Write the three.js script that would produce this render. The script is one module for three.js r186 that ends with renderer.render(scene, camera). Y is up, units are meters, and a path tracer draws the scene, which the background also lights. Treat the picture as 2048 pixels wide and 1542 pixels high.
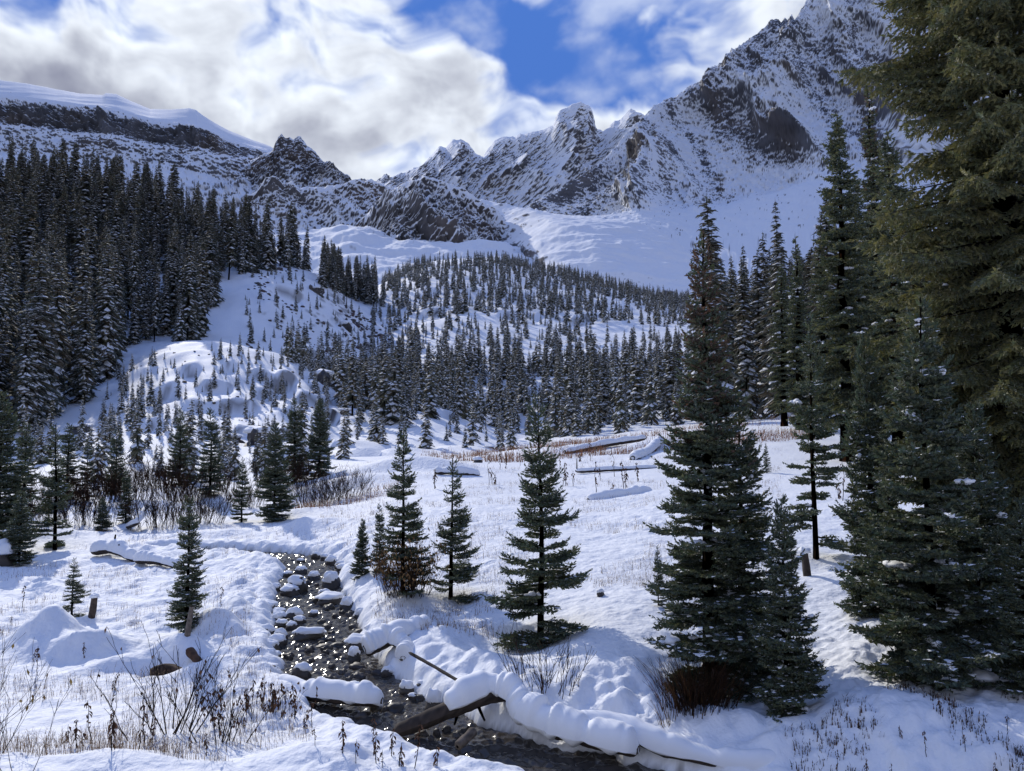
import * as THREE from 'three';
import { mergeGeometries } from 'three/addons/utils/BufferGeometryUtils.js';

// ---------------------------------------------------------------- camera, sky, sun, exposure
const scene = new THREE.Scene();
const CAM = 3.0;                                   // eye above the water of the brook, metres
const FOCAL = 1546, HORIZON = 870;                 // of the photograph: 2048 x 1542 pixels
const camera = new THREE.PerspectiveCamera(2 * Math.atan(771 / FOCAL) * 180 / Math.PI, 1024 / 771, 0.1, 12000);
camera.position.set(0, CAM, 0);
const PITCH = Math.atan((HORIZON - 771) / FOCAL);
camera.rotation.set(PITCH, 0, 0);
const SUN_AZ = -28 * Math.PI / 180, SUN_EL = 30.5 * Math.PI / 180;
const sunDir = new THREE.Vector3(Math.sin(SUN_AZ) * Math.cos(SUN_EL), Math.sin(SUN_EL), -Math.cos(SUN_AZ) * Math.cos(SUN_EL));
const sun = new THREE.DirectionalLight(new THREE.Color().setRGB(1, 0.945, 0.85), 3.5);
sun.name = 'sun';
sun.position.copy(sunDir).multiplyScalar(400);
sun.castShadow = true;
Object.assign(sun.shadow.camera, { left: -200, right: 200, top: 200, bottom: -200, near: 1, far: 900 });
sun.shadow.mapSize.set(4096, 4096);
scene.add(sun, sun.target);
const EXPOSURE = 0.8;
const SKY_GAIN = 1.14;

// ---------------------------------------------------------------- small tools
function rngOf(seed) { let a = seed >>> 0; return () => { a = (a + 0x6D2B79F5) | 0; let t = Math.imul(a ^ (a >>> 15), 1 | a); t = (t + Math.imul(t ^ (t >>> 7), 61 | t)) ^ t; return ((t ^ (t >>> 14)) >>> 0) / 4294967296; }; }
const PERM = new Uint8Array(512);
{ const r = rngOf(7), p = Array.from({ length: 256 }, (_, i) => i); for (let i = 255; i > 0; i--) { const j = Math.floor(r() * (i + 1)); [p[i], p[j]] = [p[j], p[i]]; } for (let i = 0; i < 512; i++) PERM[i] = p[i & 255]; }
const G3 = new Float32Array(256 * 3);
{ const r = rngOf(11); for (let i = 0; i < 256; i++) { const z = r() * 2 - 1, a = r() * 6.2832, q = Math.sqrt(1 - z * z); G3[i * 3] = q * Math.cos(a); G3[i * 3 + 1] = q * Math.sin(a); G3[i * 3 + 2] = z; } }
function noise(x, y, z) {
  const X = Math.floor(x), Y = Math.floor(y), Z = Math.floor(z);
  x -= X; y -= Y; z -= Z;
  const u = x * x * x * (x * (x * 6 - 15) + 10), v = y * y * y * (y * (y * 6 - 15) + 10), w = z * z * z * (z * (z * 6 - 15) + 10);
  const xi = X & 255, yi = Y & 255, zi = Z & 255;
  const a = PERM[xi] + yi, b = PERM[xi + 1] + yi, aa = PERM[a & 255] + zi, ab = PERM[(a + 1) & 255] + zi, ba = PERM[b & 255] + zi, bb = PERM[(b + 1) & 255] + zi;
  const g = (h, dx, dy, dz) => { const i = PERM[h & 255] * 3; return G3[i] * dx + G3[i + 1] * dy + G3[i + 2] * dz; };
  const l = (t, p, q) => p + t * (q - p);
  return 1.5 * l(w, l(v, l(u, g(aa, x, y, z), g(ba, x - 1, y, z)), l(u, g(ab, x, y - 1, z), g(bb, x - 1, y - 1, z))),
    l(v, l(u, g(aa + 1, x, y, z - 1), g(ba + 1, x - 1, y, z - 1)), l(u, g(ab + 1, x, y - 1, z - 1), g(bb + 1, x - 1, y - 1, z - 1))));
}
function fbm(x, y, z, n) { let s = 0, a = 0.5, f = 1; for (let i = 0; i < n; i++) { s += a * noise(x * f + i * 7.3, y * f + i * 3.1, z * f - i * 5.7); a *= 0.5; f *= 2.03; } return s; }
function ridged(x, y, z, n, gain = 0.5) { let s = 0, a = 0.5, f = 1, w = 1; for (let i = 0; i < n; i++) { let v = 1 - Math.abs(noise(x * f + i * 9.1, y * f - i * 4.3, z * f + i * 2.9)) * 1.6; v = Math.max(0, v); v *= v * w; w = Math.min(1, v * 1.7); s += a * v; a *= gain; f *= 2.07; } return s; }
const clamp = (x, a = 0, b = 1) => Math.min(b, Math.max(a, x));
const sst = (a, b, x) => { const t = clamp((x - a) / (b - a)); return t * t * (3 - 2 * t); };
const mix = (a, b, t) => a + (b - a) * t;
// a point of the place from its bearing in the photograph and its distance along the view axis
const CP = Math.cos(PITCH), SP = Math.sin(PITCH);
function spot(px, py, depth) {
  const cx = (px - 1024) / FOCAL, cy = (771 - py) / FOCAL;
  const y = cy * CP + SP, z = cy * SP - CP;
  const k = depth / -z;
  return new THREE.Vector3(cx * k, CAM + y * k, -depth);
}
function bearing(x, y, z) {                        // the inverse, used to plan where trees grow
  const dy = y - CAM, d = z * -CP + dy * SP, c = dy * CP + z * SP;
  return [1024 + FOCAL * x / d, 771 - FOCAL * c / d, d];
}
function lerpTable(t, x) { if (x <= t[0][0]) return t[0].slice(1); for (let i = 1; i < t.length; i++) if (x <= t[i][0]) { const k = (x - t[i - 1][0]) / (t[i][0] - t[i - 1][0]); return t[i].slice(1).map((v, j) => mix(t[i - 1][j + 1], v, k)); } return t[t.length - 1].slice(1); }

// ---------------------------------------------------------------- sky: blue air with broken, sunlit cumulus
function makeSky() {
  const W = 4096, H = 2048, data = new Float32Array(W * H * 4), D2R = Math.PI / 180;
  const blobs = [ // az, el, half-widths, weight: where the cloud is open or thick
    [4.5, 25.8, 6.4, 2.9, -1.0], [-2.5, 29.5, 5.0, 2.6, -0.9], [8.0, 30, 5, 2.4, -0.45], [12.5, 26, 5, 3.0, -0.08], [18, 25, 5, 4, 0.12],
    [-17, 27, 6, 1.3, -0.18], [-27, 21.0, 7, 3.2, 0.42], [-31, 26, 6, 2, -0.25], [-10, 21, 9, 3.0, 0.25], [9, 22.6, 5, 1.2, 0.50], [-23, 27.5, 4, 2.5, 0.05], [-4, 23.5, 4, 1.2, 0.20]];
  const guide = (az, el) => { let g = 0; for (const [a, e, ra, re, w] of blobs) { const p = (az - a) / ra, q = (el - e) / re, d = p * p + q * q; if (d < 6) g += w * Math.exp(-d); } return g; };
  const dens = (x, y, z, n) => {
    const wx = fbm(x * 7 + 3, y * 7, z * 7, 3), wy = fbm(x * 7, y * 7 + 9, z * 7, 3);
    const X = x + wx * 0.05, Y = y + wy * 0.05;
    const az = Math.atan2(X, -z) / D2R, el = Math.asin(clamp(Y, -1, 1)) / D2R;
    return 0.42 - 0.75 * sst(0.56, 0.85, Y) + guide(az, el) + 0.85 * fbm(X * 5.2, Y * 8.5 + 4, z * 5.2, 3) + (n > 4 ? 0.55 * fbm(X * 19 + 2 * wy, Y * 34, z * 19, 5) : 0);
  };
  for (let j = H / 2; j < H; j++) {
    const el = ((j + 0.5) / H - 0.5) * Math.PI, cy = Math.cos(el), y = Math.sin(el);
    for (let i = 0; i < W; i++) {
      const phi = ((i + 0.5) / W - 0.5) * 2 * Math.PI, x = Math.cos(phi) * cy, z = Math.sin(phi) * cy;
      const front = z < -0.55 && y < 0.62 && y > 0.2, n = front ? 7 : 4;
      const d = dens(x, y, z, n), veil = 0.5 * sst(-0.15, 0.45, fbm(x * 9 + y * 5, y * 16 - x * 5, z * 9, n)) * sst(-1.1, -0.1, d), a = Math.max(sst(-0.06, 0.50, d), veil);
      let r, g, b; const up = sst(0.1, 0.8, y);
      r = mix(0.085, 0.085, up); g = mix(0.215, 0.225, up); b = mix(0.66, 0.72, up);
      if (a > 0) {
        let sx = x + sunDir.x * 0.055, sy = y + sunDir.y * 0.055, sz = z + sunDir.z * 0.055; const q = Math.hypot(sx, sy, sz);
        const d2 = dens(sx / q, sy / q, sz / q, front ? 5 : 3);
        const thick = sst(0.15, 1.05, d * 0.35 + d2 * 0.65), fine = front ? fbm(x * 26, y * 34, z * 26, 4) : 0;
        const toSun = x * sunDir.x + y * sunDir.y + z * sunDir.z, glow = mix(0.60, 1.32, sst(0.2, 0.98, toSun));   // cloud near the sun scatters its light forward
        const l = clamp(mix(0.95, 0.36, thick) + fine * 0.22, 0.2, 1.0) * glow;
        const k = a * (0.9 + 0.1 * a);
        r = mix(r, l * 0.90, k); g = mix(g, l * 0.96, k); b = mix(b, mix(0.12, 1.06, l), k);
      }
      const o = (j * W + i) * 4; data[o] = r * SKY_GAIN; data[o + 1] = g * SKY_GAIN; data[o + 2] = b * SKY_GAIN; data[o + 3] = 1;
    }
  }
  for (let o = 0; o < (H / 2) * W * 4; o += 4) { data[o] = 0.30; data[o + 1] = 0.32; data[o + 2] = 0.37; data[o + 3] = 1; }
  const t = new THREE.DataTexture(data, W, H, THREE.RGBAFormat, THREE.FloatType);
  t.mapping = THREE.EquirectangularReflectionMapping; t.magFilter = THREE.LinearFilter; t.minFilter = THREE.LinearFilter; t.needsUpdate = true;
  return t;
}
scene.background = makeSky();
scene.environment = scene.background;

// ---------------------------------------------------------------- object helpers
const taken = new Map();
function numbered(name) { const n = taken.get(name) ?? 0; taken.set(name, n + 1); return n ? name + '_' + String(n).padStart(3, '0') : name; }
function tag(o, label, category, group, kind) { o.userData = { label, category }; if (group) o.userData.group = group; if (kind) o.userData.kind = kind; return o; }
function shade(o) { o.traverse((m) => { if (m.isMesh) { m.castShadow = true; m.receiveShadow = true; } }); return o; }
function part(name, geo, mat, parent) { const m = new THREE.Mesh(geo, mat); m.name = name; parent.add(m); return m; }
function thing(name, label, category, group) { const g = new THREE.Group(); g.name = numbered(name); scene.add(g); return tag(g, label, category, group); }
function single(name, geo, mat, label, category, group) { const m = new THREE.Mesh(geo, mat); m.name = numbered(name); scene.add(m); return tag(m, label, category, group); }
function land(name, geo, mat, label, category) { const m = new THREE.Mesh(geo, mat); m.name = numbered(name); scene.add(m); return tag(m, label, category, null, 'structure'); }
function copyOf(src, label, group) { const c = src.clone(); c.name = numbered(src.name.replace(/_\d{3}$/, '')); scene.add(c); c.userData = { ...src.userData, label: label ?? src.userData.label }; if (group) c.userData.group = group; return c; }
class Soup {                                        // loose triangles with normals and colours, joined into one mesh
  constructor() { this.p = []; this.n = []; this.c = []; }
  tri(ax, ay, az, bx, by, bz, cx, cy, cz, col) {
    const ux = bx - ax, uy = by - ay, uz = bz - az, vx = cx - ax, vy = cy - ay, vz = cz - az;
    let nx = uy * vz - uz * vy, ny = uz * vx - ux * vz, nz = ux * vy - uy * vx; const l = Math.hypot(nx, ny, nz) || 1; nx /= l; ny /= l; nz /= l;
    this.p.push(ax, ay, az, bx, by, bz, cx, cy, cz); this.n.push(nx, ny, nz, nx, ny, nz, nx, ny, nz);
    this.c.push(col[0], col[1], col[2], col[0], col[1], col[2], col[0], col[1], col[2]);
  }
  tube(pts, rad, sides, col) {                      // pts: Vector3[], rad(i)
    const rings = []; const up = new THREE.Vector3();
    for (let i = 0; i < pts.length; i++) {
      const t = new THREE.Vector3().subVectors(pts[Math.min(i + 1, pts.length - 1)], pts[Math.max(i - 1, 0)]).normalize();
      up.set(0, 1, 0); if (Math.abs(t.y) > 0.9) up.set(1, 0, 0);
      const s = new THREE.Vector3().crossVectors(t, up).normalize(), q = new THREE.Vector3().crossVectors(s, t), r = rad(i), ring = [];
      for (let k = 0; k < sides; k++) { const a = k / sides * 6.28318; const n = new THREE.Vector3().addScaledVector(s, Math.cos(a)).addScaledVector(q, Math.sin(a)); ring.push([pts[i].x + n.x * r, pts[i].y + n.y * r, pts[i].z + n.z * r, n.x, n.y, n.z]); }
      rings.push(ring);
    }
    for (let i = 0; i + 1 < rings.length; i++) for (let k = 0; k < sides; k++) {
      const a = rings[i][k], b = rings[i][(k + 1) % sides], c = rings[i + 1][k], d = rings[i + 1][(k + 1) % sides];
      for (const v of [a, b, d, a, d, c]) { this.p.push(v[0], v[1], v[2]); this.n.push(v[3], v[4], v[5]); this.c.push(col[0], col[1], col[2]); }
    }
  }
  blob(x, y, z, rx, ry, rz, seed, col, detail = 1, turn = 0, rough = 0.35) { // lumpy rounded body
    const { p, ix } = ICO[detail], ct = Math.cos(turn), st = Math.sin(turn), q = [];
    for (let i = 0; i < p.length; i += 3) {
      const k = 1 + rough * fbm(p[i] * 1.3 + seed * 3.7, p[i + 1] * 1.3, p[i + 2] * 1.3 + seed, 3);
      const a = p[i] * rx * k, b = p[i + 1] * ry * k, c = p[i + 2] * rz * k; q.push([a * ct + c * st + x, b + y, c * ct - a * st + z, p[i] / rx, p[i + 1] / ry, p[i + 2] / rz]);
    }
    for (const i of ix) { const v = q[i], nx = v[3] * ct + v[5] * st, nz = v[5] * ct - v[3] * st, l = Math.hypot(nx, v[4], nz); this.p.push(v[0], v[1], v[2]); this.n.push(nx / l, v[4] / l, nz / l); this.c.push(col[0], col[1], col[2]); }
  }
  build() {
    const g = new THREE.BufferGeometry();
    g.setAttribute('position', new THREE.BufferAttribute(new Float32Array(this.p), 3)); g.setAttribute('normal', new THREE.BufferAttribute(new Float32Array(this.n), 3)); g.setAttribute('color', new THREE.BufferAttribute(new Float32Array(this.c), 3));
    return g;
  }
}
const ICO = [0, 1, 2, 3, 4].map((d) => { const g = new THREE.IcosahedronGeometry(1, d), a = g.attributes.position.array, key = new Map(), p = [], ix = []; for (let i = 0; i < a.length; i += 3) { const k = [a[i], a[i + 1], a[i + 2]].map((v) => v.toFixed(4)).join(); if (!key.has(k)) { key.set(k, p.length / 3); p.push(a[i], a[i + 1], a[i + 2]); } ix.push(key.get(k)); } return { p, ix }; });
function sheet(nu, nv, at, colour, uvOf) {         // a grid of points as one smooth indexed surface
  const P = new Float32Array(nu * nv * 3), ix = new Uint32Array((nu - 1) * (nv - 1) * 6); let o = 0; const q = [0, 0, 0];
  for (let j = 0; j < nv; j++) for (let i = 0; i < nu; i++) { at(i, j, q); P[o++] = q[0]; P[o++] = q[1]; P[o++] = q[2]; }
  o = 0; for (let j = 0; j + 1 < nv; j++) for (let i = 0; i + 1 < nu; i++) { const a = j * nu + i, b = a + 1, c = a + nu, d = c + 1; ix[o++] = a; ix[o++] = b; ix[o++] = d; ix[o++] = a; ix[o++] = d; ix[o++] = c; }
  const g = new THREE.BufferGeometry(); g.setAttribute('position', new THREE.BufferAttribute(P, 3)); g.setIndex(new THREE.BufferAttribute(ix, 1)); g.computeVertexNormals();
  if (colour) { const N = g.attributes.normal.array, C = new Float32Array(P.length), c = [0, 0, 0]; for (let k = 0; k < P.length; k += 3) { colour(P[k], P[k + 1], P[k + 2], N[k], N[k + 1], N[k + 2], c, k / 3); C[k] = c[0]; C[k + 1] = c[1]; C[k + 2] = c[2]; } g.setAttribute('color', new THREE.BufferAttribute(C, 3)); }
  if (uvOf) { const U = new Float32Array(P.length / 3 * 2); for (let k = 0, m = 0; k < P.length; k += 3) { U[m++] = P[k] * uvOf; U[m++] = P[k + 2] * uvOf; } g.setAttribute('uv', new THREE.BufferAttribute(U, 2)); }
  return g;
}
function grainTexture(size, seed, f) { const d = new Uint8Array(size * size * 4); for (let j = 0; j < size; j++) for (let i = 0; i < size; i++) { const v = clamp(f(i / size, j / size, seed)) * 255; const o = (j * size + i) * 4; d[o] = d[o + 1] = d[o + 2] = v; d[o + 3] = 255; } const t = new THREE.DataTexture(d, size, size); t.wrapS = t.wrapT = THREE.RepeatWrapping; t.magFilter = THREE.LinearFilter; t.minFilter = THREE.LinearMipmapLinearFilter; t.needsUpdate = true; return t; }
const ring2 = (u, v, f, n, s) => { const g = (a, b) => fbm(a * f + s, b * f - s, s * 2.3, n), w = (1 - u) * (1 - v), x = u * (1 - v), y = (1 - u) * v, z = u * v; return (g(u, v) * w + g(u - 1, v) * x + g(u, v - 1) * y + g(u - 1, v - 1) * z) / Math.sqrt(w * w + x * x + y * y + z * z); };  // tiles
const snowGrain = grainTexture(512, 3, (u, v) => 0.5 + 0.7 * ring2(u, v, 11, 5, 2));
const barkGrain = grainTexture(256, 5, (u, v) => 0.5 + 0.8 * ring2(u, v, 5, 4, 8));
const SNOW = [0.87, 0.885, 0.91];
const M = {
  ground: new THREE.MeshStandardMaterial({ name: 'snow cover', vertexColors: true, roughness: 0.75, bumpMap: snowGrain, bumpScale: 0.03 }),
  mountain: new THREE.MeshStandardMaterial({ name: 'snow and rock', vertexColors: true, roughness: 0.9 }),
  snow: new THREE.MeshStandardMaterial({ name: 'fresh snow', color: new THREE.Color().setRGB(...SNOW), roughness: 0.7 }),
  needles: new THREE.MeshPhysicalMaterial({ name: 'needles', vertexColors: true, roughness: 0.9, transmission: 0.4, thickness: 0 }),
  bark: new THREE.MeshStandardMaterial({ name: 'bark', vertexColors: true, roughness: 0.95 }),
  stone: new THREE.MeshStandardMaterial({ name: 'wet stone', vertexColors: true, roughness: 0.55 }),
  dry: new THREE.MeshStandardMaterial({ name: 'dry stems', vertexColors: true, roughness: 0.9 }),
  forest: new THREE.MeshStandardMaterial({ name: 'snowy conifers', vertexColors: true, roughness: 0.8 }),
  water: new THREE.MeshPhysicalMaterial({ name: 'brook water', color: new THREE.Color().setRGB(0.058, 0.050, 0.042), roughness: 0.13, ior: 1.33 }),
};

// ---------------------------------------------------------------- the lie of the land: distance and bearing of ground points, joined by a thin-plate surface
const columns = {
  '-250': [[6, 1550], [9, 1390], [13, 1215], [18, 1105], [28, 1000], [45, 935], [70, 870], [100, 760], [150, 590], [210, 440], [270, 385], [400, 500], [700, 680]],
  '0': [[6, 1560], [9, 1392], [13, 1222], [18, 1105], [28, 1005], [45, 945], [70, 890], [100, 775], [150, 590], [200, 455], [250, 395], [380, 500], [700, 680]],
  '200': [[6, 1560], [9, 1388], [13, 1218], [18, 1102], [28, 1005], [45, 948], [64, 895], [85, 830], [110, 765], [150, 640], [200, 490], [245, 425], [340, 480], [700, 690]],
  '340': [[6, 1560], [9, 1385], [13, 1215], [18, 1100], [28, 1005], [45, 952], [62, 905], [80, 830], [100, 730], [112, 694], [135, 690], [165, 630], [205, 520], [238, 460], [320, 500], [700, 690]],
  '520': [[7, 1500], [9, 1385], [13, 1205], [18, 1093], [28, 1010], [45, 960], [62, 905], [80, 850], [100, 755], [112, 698], [125, 706], [150, 690], [178, 610], [210, 548], [235, 530], [320, 560], [700, 700]],
  '640': [[7, 1500], [9, 1390], [13, 1205], [18, 1090], [28, 1000], [45, 935], [62, 905], [80, 865], [100, 790], [116, 748], [140, 760], [175, 690], [210, 600], [240, 555], [320, 580], [700, 700]],
  '740': [[7, 1500], [9, 1385], [13, 1190], [18, 1068], [28, 980], [40, 922], [62, 903], [80, 865], [95, 825], [110, 832], [140, 800], [175, 740], [220, 680], [260, 628], [330, 585], [420, 585], [700, 690]],
  '850': [[7, 1505], [9, 1370], [13, 1180], [18, 1058], [28, 965], [36, 926], [45, 925], [62, 905], [80, 850], [95, 815], [108, 832], [140, 790], [180, 720], [230, 650], [300, 585], [380, 538], [430, 530], [520, 580], [700, 660]],
  '1024': [[7, 1500], [9.5, 1335], [13, 1165], [18, 1057], [28, 970], [40, 920], [52, 900], [70, 900], [90, 876], [105, 862], [140, 790], [180, 720], [230, 650], [300, 590], [380, 540], [430, 528], [520, 570], [700, 650]],
  '1200': [[7, 1500], [9, 1315], [13, 1150], [18, 1050], [28, 962], [40, 905], [52, 882], [65, 882], [80, 862], [120, 790], [180, 715], [240, 648], [300, 602], [370, 572], [430, 575], [520, 600], [700, 650]],
  '1380': [[7, 1490], [9, 1325], [13, 1140], [18, 1036], [28, 950], [40, 890], [52, 862], [70, 848], [100, 805], [150, 740], [220, 670], [300, 625], [420, 610], [520, 615], [700, 650]],
  '1600': [[6, 1540], [7.5, 1425], [9, 1320], [13, 1138], [18, 1030], [28, 940], [40, 872], [60, 830], [90, 775], [150, 690], [250, 610], [400, 570], [700, 610]],
  '1850': [[6, 1525], [7.5, 1375], [10, 1230], [13, 1130], [18, 1020], [28, 930], [40, 862], [60, 802], [100, 725], [200, 625], [400, 560], [700, 590]],
  '2200': [[6, 1520], [7.5, 1370], [10, 1225], [13, 1122], [18, 1010], [28, 915], [40, 840], [60, 770], [100, 690], [200, 590], [400, 530], [700, 570]],
};
const ctrl = [];
for (const k in columns) for (const [d, py] of columns[k]) { const p = spot(+k, py, d), r = Math.hypot(p.x, p.z); ctrl.push([Math.atan2(p.x, -p.z) * 2.2, Math.log(r), (p.y - CAM) / r]); }
const tps = (() => {
  const n = ctrl.length, N = n + 3, A = [], U = (r2) => (r2 > 1e-12 ? r2 * Math.log(r2) : 0);
  for (let i = 0; i < N; i++) { A.push(new Float64Array(N + 1)); }
  for (let i = 0; i < n; i++) { for (let j = 0; j < n; j++) { const a = ctrl[i][0] - ctrl[j][0], b = ctrl[i][1] - ctrl[j][1]; A[i][j] = U(a * a + b * b); } A[i][i] += 0.0008; A[i][n] = A[n][i] = 1; A[i][n + 1] = A[n + 1][i] = ctrl[i][0]; A[i][n + 2] = A[n + 2][i] = ctrl[i][1]; A[i][N] = ctrl[i][2]; }
  for (let c = 0; c < N; c++) { let p = c; for (let r = c + 1; r < N; r++) if (Math.abs(A[r][c]) > Math.abs(A[p][c])) p = r; [A[c], A[p]] = [A[p], A[c]]; for (let r = 0; r < N; r++) if (r !== c) { const f = A[r][c] / A[c][c]; if (f) for (let k = c; k <= N; k++) A[r][k] -= f * A[c][k]; } }
  const w = A.map((row, i) => row[N] / row[i]);
  return (a, b) => { let s = w[n] + w[n + 1] * a + w[n + 2] * b; for (let i = 0; i < n; i++) { const p = a - ctrl[i][0], q = b - ctrl[i][1], r2 = p * p + q * q; if (r2 > 1e-12) s += w[i] * r2 * Math.log(r2); } return s; };
})();
// the plate tabulated once, read back with smooth interpolation
const LU = 260, LV = 300, A0 = -0.95 * 2.2, A1 = 0.95 * 2.2, B0 = Math.log(5.5), B1 = Math.log(760), lat = new Float32Array(LU * LV);
for (let j = 0; j < LV; j++) for (let i = 0; i < LU; i++) lat[j * LU + i] = tps(clamp(mix(A0, A1, i / (LU - 1)), -1.62, 1.62), mix(B0, B1, j / (LV - 1)));
function latAt(a, b) {
  const x = clamp((a - A0) / (A1 - A0)) * (LU - 1), y = clamp((b - B0) / (B1 - B0)) * (LV - 1), i = Math.min(LU - 2, Math.floor(x)), j = Math.min(LV - 2, Math.floor(y)), fx = x - i, fy = y - j;
  const g = (ii, jj) => lat[clamp(jj, 0, LV - 1) * LU + clamp(ii, 0, LU - 1)];
  const cr = (p0, p1, p2, p3, t) => p1 + 0.5 * t * (p2 - p0 + t * (2 * p0 - 5 * p1 + 4 * p2 - p3 + t * (3 * (p1 - p2) + p3 - p0)));
  const row = (jj) => cr(g(i - 1, jj), g(i, jj), g(i + 1, jj), g(i + 2, jj), fx);
  return cr(row(j - 1), row(j), row(j + 1), row(j + 2), fy);
}
function baseHeight(x, z) {
  const r = Math.hypot(x, z), az = Math.atan2(x, -z), rr = clamp(r, 5.6, 720), h = CAM + latAt(az * 2.2, Math.log(rr)) * rr;
  const w = sst(1.0, 2.2, Math.abs(az)) ; return mix(h, 0.9 + r * 0.012, w);
}
// the brook: centre line x, z, water height, half width
const brook = [[-8.2, -18.1, 0.34, 0.10], [-7.0, -17.95, 0.34, 0.22], [-5.8, -17.6, 0.33, 0.34], [-4.7, -17.05, 0.31, 0.46], [-4.05, -15.9, 0.26, 0.52], [-3.85, -14.8, 0.22, 0.52], [-3.42, -13.4, 0.15, 0.58], [-2.98, -11.9, 0.10, 0.60], [-2.55, -10.7, 0.06, 0.58], [-2.0, -9.5, 0.03, 0.58], [-1.5, -8.75, 0.015, 0.56], [-0.95, -8.15, 0.0, 0.56], [-0.35, -7.65, -0.01, 0.5], [0.35, -7.2, -0.02, 0.45], [1.05, -6.85, -0.03, 0.45], [1.8, -6.3, -0.05, 0.5], [3.2, -5.2, -0.09, 0.55], [6, -3.6, -0.15, 0.6], [14, 1, -0.3, 0.7]];
const brookLine = (() => { const c = new THREE.CatmullRomCurve3(brook.map((b) => new THREE.Vector3(b[0], 0, b[1])), false, 'centripetal'), out = []; const n = brook.length - 1; for (let i = 0; i <= n * 12; i++) { const p = c.getPoint(i / (n * 12)), k = Math.min(n - 1, Math.floor(i / 12)), f = i / 12 - k; out.push([p.x, p.z, mix(brook[k][2], brook[k + 1][2], f), mix(brook[k][3], brook[k + 1][3], f)]); } return out; })();
function nearBrook(x, z) {                         // distance to the centre line, water height, half width there
  let best = 1e9, wy = 0, hw = 0.6, side = 1;
  if (x < -13 || x > 16 || z < -23 || z > 4) return [99, 0, 0.6, 1];
  for (let i = 0; i + 1 < brookLine.length; i++) {
    const a = brookLine[i], b = brookLine[i + 1], dx = b[0] - a[0], dz = b[1] - a[1], t = clamp(((x - a[0]) * dx + (z - a[1]) * dz) / (dx * dx + dz * dz)), px = x - a[0] - dx * t, pz = z - a[1] - dz * t, d = px * px + pz * pz;
    if (d < best) { best = d; wy = mix(a[2], b[2], t); hw = mix(a[3], b[3], t); side = dx * pz - dz * px > 0 ? 1 : -1; }
  }
  return [Math.sqrt(best), wy, hw, side];
}
// snow-covered roots, buried logs and drifts: bearing, row, distance, radii, turn, height
const drifts = [];
function drift(px, depth, rx, rz, turn, h, sharp = 2) { const x = (px - 1024) / FOCAL * depth; drifts.push([x, -depth, rx, rz, Math.cos(turn), Math.sin(turn), h, sharp]); }
drift(105, 11.0, 0.46, 0.36, 0, 0.42); drift(140, 11.2, 0.3, 0.25, 0, 0.16); drift(190, 10.7, 0.55, 0.28, -0.5, 0.28); drift(270, 10.2, 0.6, 0.2, -0.6, 0.16); drift(385, 10.4, 0.42, 0.3, 0.6, 0.36); drift(440, 11.2, 0.5, 0.34, 0.7, 0.40);
drift(330, 9.9, 0.25, 0.2, 0, -0.16); drift(480, 12.2, 0.6, 0.35, 0.9, 0.28); drift(420, 9.6, 0.4, 0.26, -0.3, 0.16); drift(505, 10.1, 0.45, 0.24, -0.2, 0.2); drift(480, 13.8, 0.8, 0.4, 0.3, 0.14); drift(560, 17.2, 0.9, 0.35, 0, 0.16); drift(520, 16.0, 0.9, 0.5, 0, 0.14);
drift(880, 10.4, 0.6, 0.5, 0, 0.18); drift(940, 9.3, 0.7, 0.42, 0.3, 0.24); drift(830, 9.7, 0.35, 0.3, 0, 0.16); drift(1010, 8.6, 0.35, 0.3, 0, 0.18); drift(1090, 8.2, 0.36, 0.28, 0, 0.26); drift(1150, 7.75, 0.3, 0.22, 0, 0.24); drift(1210, 7.7, 0.25, 0.22, 0, 0.22); drift(1270, 7.55, 0.3, 0.2, 0.2, 0.24); drift(1130, 8.7, 0.4, 0.3, 0, 0.14); drift(1240, 8.5, 0.4, 0.3, 0, 0.1);
drift(1500, 7.0, 0.5, 0.3, 0.1, 0.26); drift(1440, 7.35, 0.3, 0.25, 0, 0.2); drift(1650, 7.3, 0.7, 0.4, 0, 0.12); drift(1700, 12.0, 0.9, 0.5, 0, 0.1); drift(720, 13.2, 0.5, 0.4, 0, 0.16); drift(800, 12.4, 0.7, 0.4, 0, 0.2);
drift(430, 20, 1.1, 0.4, -0.1, 0.18); drift(620, 20.5, 1.2, 0.5, 0.2, 0.3); drift(600, 24, 1.5, 0.6, 0, 0.2); drift(700, 30, 2.6, 1.0, 0.1, 0.45); drift(760, 33, 3.4, 1.0, 0.1, 0.35); drift(840, 33, 2.4, 1.0, -0.05, 0.3); drift(300, 26, 1.6, 0.6, 0, 0.3); drift(120, 20, 1.4, 0.5, 0, 0.2); drift(1320, 40, 2.2, 0.9, 0, 0.45); drift(1150, 43, 2.4, 0.9, 0, 0.35); drift(380, 30, 2.2, 0.8, 0, 0.4);
drift(640, 6.6, 0.6, 0.3, 0, 0.14); drift(900, 7.0, 0.5, 0.22, 0.1, 0.2); drift(1010, 6.75, 0.42, 0.22, 0.3, 0.18); drift(700, 7.3, 0.5, 0.3, 0, 0.1); drift(250, 6.4, 0.6, 0.3, 0, 0.1);
for (const [px, d, r, h] of [[1080, 10.3, 0.42, 0.13], [808, 12.7, 0.4, 0.1], [903, 12.2, 0.38, 0.1], [385, 10.7, 0.32, 0.1], [1412, 8.5, 0.5, 0.14], [1478, 8.8, 0.4, 0.1], [1560, 7.4, 0.4, 0.12], [1848, 7.9, 0.6, 0.14], [1625, 13.2, 0.5, 0.14], [552, 20.5, 0.5, 0.12], [1945, 8.4, 0.5, 0.12], [120, 17.5, 0.4, 0.1]]) drift(px, d, r, r, 0, -h);   // hollows round the stems
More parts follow.
